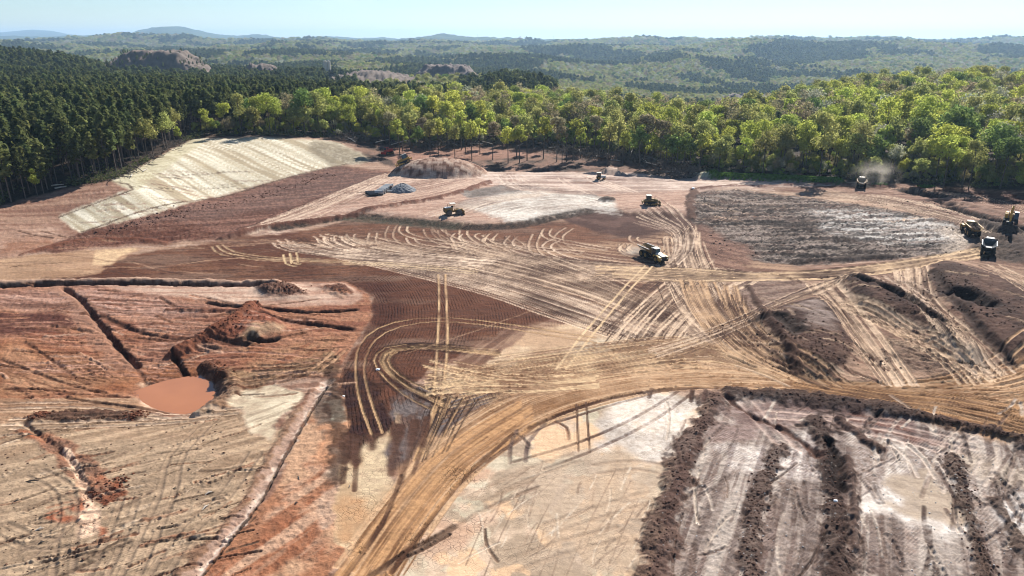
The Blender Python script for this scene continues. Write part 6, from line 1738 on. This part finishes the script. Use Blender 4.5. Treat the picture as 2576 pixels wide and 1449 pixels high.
# ------------------------------------------------------------------ felled brush, logs, grass, stones, scraps
brushm = mat('dead_brush', (.115,.095,.08), .95, spec=.05, noise=.4, nscale=.8)
def along(px, n_, spread, rg):
    q = wpts(px, 1.0); i = rg.integers(0, len(q), n_)
    return q[i] + rg.normal(0, spread, (n_, 2))
def brush(label, px, n_, spread, hmax, seed):
    rg = np.random.default_rng(seed); pts = along(px, n_, spread, rg)
    parts = []
    for x, y in pts:
        z = gz(x, y); a = rg.uniform(0, 6.28); L = rg.uniform(1.2, 5.0); el = rg.normal(.1, .4); zz = z + abs(rg.normal(0, .5)) * hmax
        d = np.array([math.cos(a) * math.cos(el), math.sin(a) * math.cos(el), math.sin(el)]) * L
        r_ = rg.uniform(.04, .16)
        parts.append(tube([(x, y, zz), (x + d[0] * .5 + rg.normal(0, .2), y + d[1] * .5, zz + d[2] * .5 + .15), (x + d[0], y + d[1], max(zz + d[2], z - .1))], [r_, r_ * .8, r_ * .3], 4))
    V, F = merge(parts)
    o = mesh_obj('brush_windrow', V, F, brushm)
    return setp(o, label, 'brush heap', kind='stuff')
brush('tangled dark brush heap behind the red forestry machine', [(855,352),(930,358),(1000,364)], 900, 3.0, 3.4, 1)
brush('long tangled brush windrow at the wood edge in the middle', [(1000,368),(1100,371),(1230,362),(1400,374)], 1500, 3.0, 3.2, 2)
brush('tangled brush heap under the trees right of the middle', [(1400,380),(1500,396),(1570,404)], 900, 3.5, 2.6, 3)
brush('brush and stump heap at the right end of the brush windrow', [(1570,400),(1640,418),(1700,430),(1745,440)], 1000, 3.2, 3.4, 4)
brush('dark brush heap low beside the pale far strip', [(1650,438),(1700,446)], 300, 2.0, 2.0, 5)
brush('thin slash along the foot of the pine edge on the left', [(290,455),(400,390),(470,352)], 260, 1.5, .5, 6)
lr = random.Random(4)
LOGS = [(870,356),(895,362),(930,352),(945,366),(985,372),(1020,366),(1050,372),(1075,366),(1092,374),(1120,368),(1150,372),(1165,360),(1185,368),(1215,366),(1240,372),(1262,368),(1300,374),(1340,380),(1380,378),(1460,392),(1500,400),(1530,396),(1560,408),(1585,402),(1610,412),(1632,420),(1648,412),(1670,424),(1690,432),(1716,438),(130,470),(138,476),(360,433),(330,447)]
for k, (px, py) in enumerate(LOGS):
    x, y, _ = P(px, py); L = lr.uniform(3.5, 8); a = lr.uniform(0, 3.14); el = lr.uniform(-.02, .4)
    z = gz(x, y) + lr.uniform(.5, 2.0); r_ = lr.uniform(.14, .26)
    if k >= 30: L, z, el = 3.5, gz(x, y) + .3, .05
    lg = MB(); lg.tube([(0, 0, 0), (L * .5, lr.uniform(-.2, .2), L * .5 * el + .1), (L, 0, L * el)], [r_, r_ * .85, r_ * .6], 7)
    o = lg.build('log', barkp); o.location = (x, y, z); o.rotation_euler = (0, 0, a)
    zone = ('behind the red forestry machine' if px < 1000 else 'in the middle brush windrow' if px < 1400 else 'in the brush heap right of the middle' if px < 1600 else 'in the right end brush heap') if px > 800 else 'at the foot of the left pine edge'
    setp(o, f'pale bare log sticking out {zone}', 'log', f'pale logs {zone}')
number_rows([o for o in COL.objects if o.parent is None and o.get('category') == 'log'])
# green grass bank in front of the wood
grm = leaf_mat('grass_blades', (.05,.11,.02), (.10,.19,.035), .3)
rg = np.random.default_rng(12); q = wpts([(1795,446),(1900,450),(2000,455),(2105,459)], .5)
i = rg.integers(0, len(q), 5200); C = q[i] + rg.normal(0, 1.0, (5200, 2)) * [1.0, 1.6] + [0, 1.0]
zz = np.array([gz(x, y) for x, y in C]) + .35
V, F = leaves(np.c_[C, zz], np.tile([0, -.6, .6], (5200, 1)), rg.uniform(.5, 1.0, 5200), rg)
setp(mesh_obj('grass_bank', V, F, grm), 'bright green grass bank in front of the wood on the right', 'grass', kind='stuff')
i = rg.integers(0, 60, 260); q2 = wpts([(2215,464),(2330,470)], .5); C = q2[rg.integers(0, len(q2), 600)] + rg.normal(0, .9, (600, 2)); zz = np.array([gz(x, y) for x, y in C]) + .25
V, F = leaves(np.c_[C, zz], np.tile([0, -.6, .6], (600, 1)), rg.uniform(.4, .8, 600), rg)
setp(mesh_obj('weeds', V, F, grm), 'green weeds along the wood edge right of the dust cloud', 'weeds', kind='stuff')
# undergrowth below the trees
i = 5200
sx = np.concatenate([np.random.default_rng(30 + k).uniform(0, 1, 1) for k in range(1)])
und = np.random.default_rng(33); pxu = und.uniform(-60, 2640, 2600); X, Y, Z = p2w(pxu, edge_y(pxu) - 1.0); Y = Y + und.exponential(9, 2600); X = X * Y / np.maximum(Y - und.uniform(0, 1, 2600), 1); Z = terrain(X, Y)
keep = fbm(X / 12, Y / 12, 2, 35) > .5
V, F = [], []
cc = []
for x, y, z in zip(X[keep], Y[keep], Z[keep]):
    k = 6; cc.append(np.c_[und.normal(x, .6, k), und.normal(y, .6, k), z + np.abs(und.normal(0, .9, k)) + .2])
cc = np.vstack(cc); V, F = leaves(cc, np.tile([0, -.5, .7], (len(cc), 1)), und.uniform(.3, .7, len(cc)), und)
setp(mesh_obj('undergrowth', V, F, leaf_mat('undergrowth_leaves', (.07,.08,.03), (.16,.16,.07), .4)), 'low undergrowth beneath the trees along the cleared edge', 'undergrowth', kind='stuff')
# black silt fence
sf = thing('silt_fence', 'black silt fence curving down beside the pale mound at the wood edge', 'fence')
q = wpts([(1728,448),(1750,445),(1770,440),(1790,436)], 2.0)
fb = MB()
for a, b in zip(q[:-1], q[1:]):
    za, zb = gz(*a), gz(*b); fb.plate((a[0], a[1], za - .1), (b[0], b[1], zb - .1), (b[0], b[1], zb + .9), (a[0], a[1], za + .9), (0, .04, 0))
fb.build('fabric', black, sf)
for a in q[::2]: MB().box((a[0], a[1] - .06, gz(*a) + .5), (.06, .06, 1.2)).build('stake', barkp, sf)

# loose clods and stones
def ico():
    t = (1 + 5 ** .5) / 2
    v = np.array([(-1, t, 0), (1, t, 0), (-1, -t, 0), (1, -t, 0), (0, -1, t), (0, 1, t), (0, -1, -t), (0, 1, -t), (t, 0, -1), (t, 0, 1), (-t, 0, -1), (-t, 0, 1)], float)
    f = [(0, 11, 5), (0, 5, 1), (0, 1, 7), (0, 7, 10), (0, 10, 11), (1, 5, 9), (5, 11, 4), (11, 10, 2), (10, 7, 6), (7, 1, 8), (3, 9, 4), (3, 4, 2), (3, 2, 6), (3, 6, 8), (3, 8, 9), (4, 9, 5), (2, 4, 11), (6, 2, 10), (8, 6, 7), (9, 8, 1)]
    return v / np.linalg.norm(v[0]), f
IV, IF = ico()
def clods(name, label, pts, smin, smax, m, seed, cat='clods'):
    rg = np.random.default_rng(seed); n_ = len(pts)
    s_ = smin * (smax / smin) ** (rg.uniform(0, 1, n_) ** 2.2)
    zz = np.array([gz(x, y) for x, y in pts])
    V = IV[None] * (1 + rg.uniform(-.3, .3, (n_, 12, 1))) * s_[:, None, None] * [1.2, 1.0, .75] + np.c_[pts, zz + s_ * .3][:, None, :]
    F = (np.array(IF)[None] + (np.arange(n_) * 12)[:, None, None]).reshape(-1, 3)
    o = mesh_obj(name, V.reshape(-1, 3), [tuple(f) for f in F.tolist()], m)
    return setp(o, label, cat, kind='stuff')
rg = np.random.default_rng(50)
W1 = [[(1800,1000),(1770,1060),(1735,1120),(1700,1215),(1672,1300),(1655,1380),(1640,1480)], [(1968,1130),(1935,1180),(1908,1250),(1892,1340),(1880,1480)], [(2052,1060),(2072,1110),(2092,1180),(2098,1260),(2102,1350),(2104,1480)], [(2395,1150),(2425,1260),(2455,1370),(2490,1480)], [(1840,985),(1980,1000),(2100,1012),(2250,1035),(2400,1068),(2576,1112)]]
pts = np.vstack([along(w, 420, .7, rg) for w in W1])
clods('soil_clods', 'dark broken clods along the windrows, lower right', pts, .04, .2, mat('clod_soil', lin((112,86,74), KEXP), .95, spec=.05, noise=.4), 51)
xx = rg.uniform(1660, 2576, 700); yy = rg.uniform(1130, 1449, 700); X, Y, _ = p2w(xx, yy)
clods('pale_stones', 'pale stones scattered over the dozed lanes, lower right', np.c_[X, Y], .03, .11, mat('pale_stone', (.45,.41,.37), .8, noise=.2), 52, 'stones')
xx = rg.uniform(0, 650, 420); yy = rg.uniform(1060, 1449, 420); X, Y, _ = p2w(xx, yy)
clods('brown_clods', 'small brown clods on the tracked ground, lower left', np.c_[X, Y], .04, .16, mat('clod_brown', lin((120,92,76), KEXP), .95, spec=.05, noise=.4), 53)
xx = rg.uniform(1770, 2420, 700); yy = rg.uniform(505, 645, 700); X, Y, _ = p2w(xx, yy)
clods('field_clods', 'blackish clods of the rough dark field', np.c_[X, Y], .08, .3, mat('clod_dark', lin((104,90,82), KEXP), .95, spec=.05, noise=.4), 54)
hp = np.vstack([along([(1930,805),(2000,850),(2060,900),(2120,900)], 260, 4, rg), along([(2130,712),(2250,760),(2400,850)], 300, 3, rg), along([(2350,700),(2450,770),(2560,840)], 300, 4, rg)])
clods('heap_clods', 'dark clods on the spoil heaps between the right haul lanes', hp, .08, .26, mat('clod_heap', lin((104,80,68), KEXP), .95, spec=.05, noise=.4), 55)
hp = np.vstack([along([(640,778),(600,820),(520,862)], 160, 1.5, rg), along([(690,722),(740,735)], 140, 1.6, rg), along([(100,1046),(340,1045)], 240, .8, rg), along([(525,930),(560,950)], 90, 1.2, rg), along([(250,1240),(300,1210)], 90, 1.0, rg)])
clods('red_clods', 'reddish clods on the small heaps of the clay basin', hp, .08, .26, mat('clod_red', lin((132,84,64), KEXP), .95, spec=.05, noise=.4), 56)
slp = np.vstack([along([(250,590),(540,520),(830,440)], 420, 2.2, rg)])
clods('slope_clods', 'coarse clods on the brown slope below the straw matting', slp, .1, .35, mat('clod_slope', lin((112,80,68), KEXP), .95, spec=.05, noise=.4), 57)
# white stones lying singly
for px, py, s_, lb in ((951,931,.34,'white stone lying among the tan turning tracks'), (864,996,.22,'small white stone on the dark roller strip'), (1742,488,.5,'white slab at the corner of the rough dark field'), (2416,760,.3,'pale stone pair on the right haul lane'), (2100,1268,.25,'white stone on the dark windrow, lower right')):
    V = IV * (1 + np.random.default_rng(int(px)).uniform(-.25, .25, (12, 1))) * [s_ * 1.3, s_, s_ * .7]
    o = mesh_obj('white_stone', V, IF, mat('white_stone', (.8,.79,.77), .7, noise=.05)); x, y, _ = P(px, py); o.location = (x, y, gz(x, y) + s_ * .4); setp(o, lb, 'stone')
# wood scraps on the lower left ground
scrapm = mat('scrap_wood', (.05,.042,.036), .9, noise=.3); scrapp = mat('scrap_wood_pale', (.5,.44,.37), .9, noise=.2)
for k, (px, py, L, a, m_, lb) in enumerate([(82,1212,1.7,.12,scrapm,'dark stick at the left border, lower left ground'), (44,1262,.8,.5,scrapm,'short dark stick below the long one at the left border'), (105,1368,.6,.7,scrapm,'dark wood chunk at the lower left'), (535,1198,.9,-.5,scrapm,'dark wood chunk amid the crawler tracks'), (692,1195,.6,.3,scrapm,'dark chunk nearest the white channel'),
        (476,1183,.4,.2,scrapm,'small dark chunk above the crawler tracks'), (517,1278,1.0,1.2,scrapp,'pale upright looking stick in the lower left ground'), (880,1226,.1,.5,scrapp,'pale splinter on the road shoulder'), (880-355,1242,.9,.8,scrapp,'pale stick in the middle of the lower left ground'), (100,1334,.9,.6,scrapp,'pale stick near the left border'),
        (573,1368,.8,.2,scrapm,'dark branch at the bottom of the crawler ground'), (440,1230,.5,.1,scrapm,'dark chunk beside the red gash'), (746,1270,.5,.9,scrapm,'dark chunk on the red strip'), (752,1204,.8,1.9,scrapm,'forked dark twig left of the white channel')]):
    t = MB(); t.tube([(-L / 2, 0, .05), (0, .06 * L, .16), (L / 2, -.05 * L, .12)], [.07, .09, .04], 6); t.tube([(0, .05 * L, .14), (L * .2, .25 * L, .3)], [.045, .02], 5)
    o = t.build('wood_scrap', m_); x, y, _ = P(px, py); o.location = (x, y, gz(x, y)); o.rotation_euler = (0, 0, a); setp(o, lb, 'wood scrap')

# ------------------------------------------------------------------ dust clouds
def dust(label, px, py, dz_, rad, dens, seed, shift=(0, 0)):
    bm_ = bmesh.new(); bmesh.ops.create_icosphere(bm_, subdivisions=3, radius=1.0); me = bpy.data.meshes.new('dust_cloud'); bm_.to_mesh(me); bm_.free()
    o = bpy.data.objects.new('dust_cloud', me); COL.objects.link(o)
    x, y, _ = P(px, py); x += shift[0]; y += shift[1]; o.location = (x, y, gz(x, y) + dz_); o.scale = rad
    m = bpy.data.materials.new('airborne_dust'); m.use_nodes = True; n_ = m.node_tree.nodes; l_ = m.node_tree.links; n_.remove(n_['Principled BSDF'])
    pv = n_.new('ShaderNodeVolumePrincipled'); pv.inputs['Color'].default_value = (.95, .87, .76, 1); pv.inputs['Anisotropy'].default_value = .5
    tc = n_.new('ShaderNodeTexCoord'); ln = n_.new('ShaderNodeVectorMath'); ln.operation = 'LENGTH'; l_.new(tc.outputs['Object'], ln.inputs[0])
    nz = n_.new('ShaderNodeTexNoise'); nz.inputs['Scale'].default_value = 2.2; nz.inputs['Detail'].default_value = 3; l_.new(tc.outputs['Object'], nz.inputs['Vector']); nz.noise_dimensions = '4D'; nz.inputs['W'].default_value = seed
    a = n_.new('ShaderNodeMapRange'); a.interpolation_type = 'SMOOTHERSTEP'; l_.new(ln.outputs['Value'], a.inputs['Value']); a.inputs['From Min'].default_value = .95; a.inputs['From Max'].default_value = .05
    b = n_.new('ShaderNodeMapRange'); l_.new(nz.outputs['Fac'], b.inputs['Value']); b.inputs['From Min'].default_value = .38; b.inputs['From Max'].default_value = .68
    c = n_.new('ShaderNodeMath'); c.operation = 'MULTIPLY'; l_.new(a.outputs[0], c.inputs[0]); l_.new(b.outputs[0], c.inputs[1])
    d = n_.new('ShaderNodeMath'); d.operation = 'MULTIPLY'; d.inputs[1].default_value = dens; d.use_clamp = True; l_.new(c.outputs[0], d.inputs[0]); l_.new(d.outputs[0], pv.inputs['Density'])
    l_.new(pv.outputs[0], n_['Material Output'].inputs['Volume']); me.materials.append(m)
    return setp(o, label, 'dust', kind='stuff')
dust('pale dust plume trailing behind the driving dump truck', 1598, 640, .8, (5.5, 4.0, 2.4), .45, 1.0)
dust('tall tan dust cloud in front of the wood on the right', 2180, 466, 3.0, (13, 6, 8.5), .16, 2.0, (3, 1))
dust('low dust hugging the wheels of the far dusty truck', 2168, 470, .6, (5, 4, 2.4), .5, 3.0)

# ------------------------------------------------------------------ haze
zb_ = float(min(HZ.min(), GZ.min())) - 1.0
zt_ = float(max(HZ.max(), CAM_H + 5)) + 15.0
hzb = MB().box((0, 9900, (zb_ + zt_) / 2), (100000, 20700, zt_ - zb_))
hzm = bpy.data.materials.new('hazy_air'); hzm.use_nodes = True
n_ = hzm.node_tree.nodes; n_.remove(n_['Principled BSDF'])
pv = n_.new('ShaderNodeVolumePrincipled'); pv.inputs['Color'].default_value = HAZE_COL + (1,); pv.inputs['Density'].default_value = HAZE_DENS; pv.inputs['Anisotropy'].default_value = 0.3
hzm.node_tree.links.new(pv.outputs[0], n_['Material Output'].inputs['Volume'])
hz = hzb.build('haze', hzm); hz['kind'] = 'stuff'
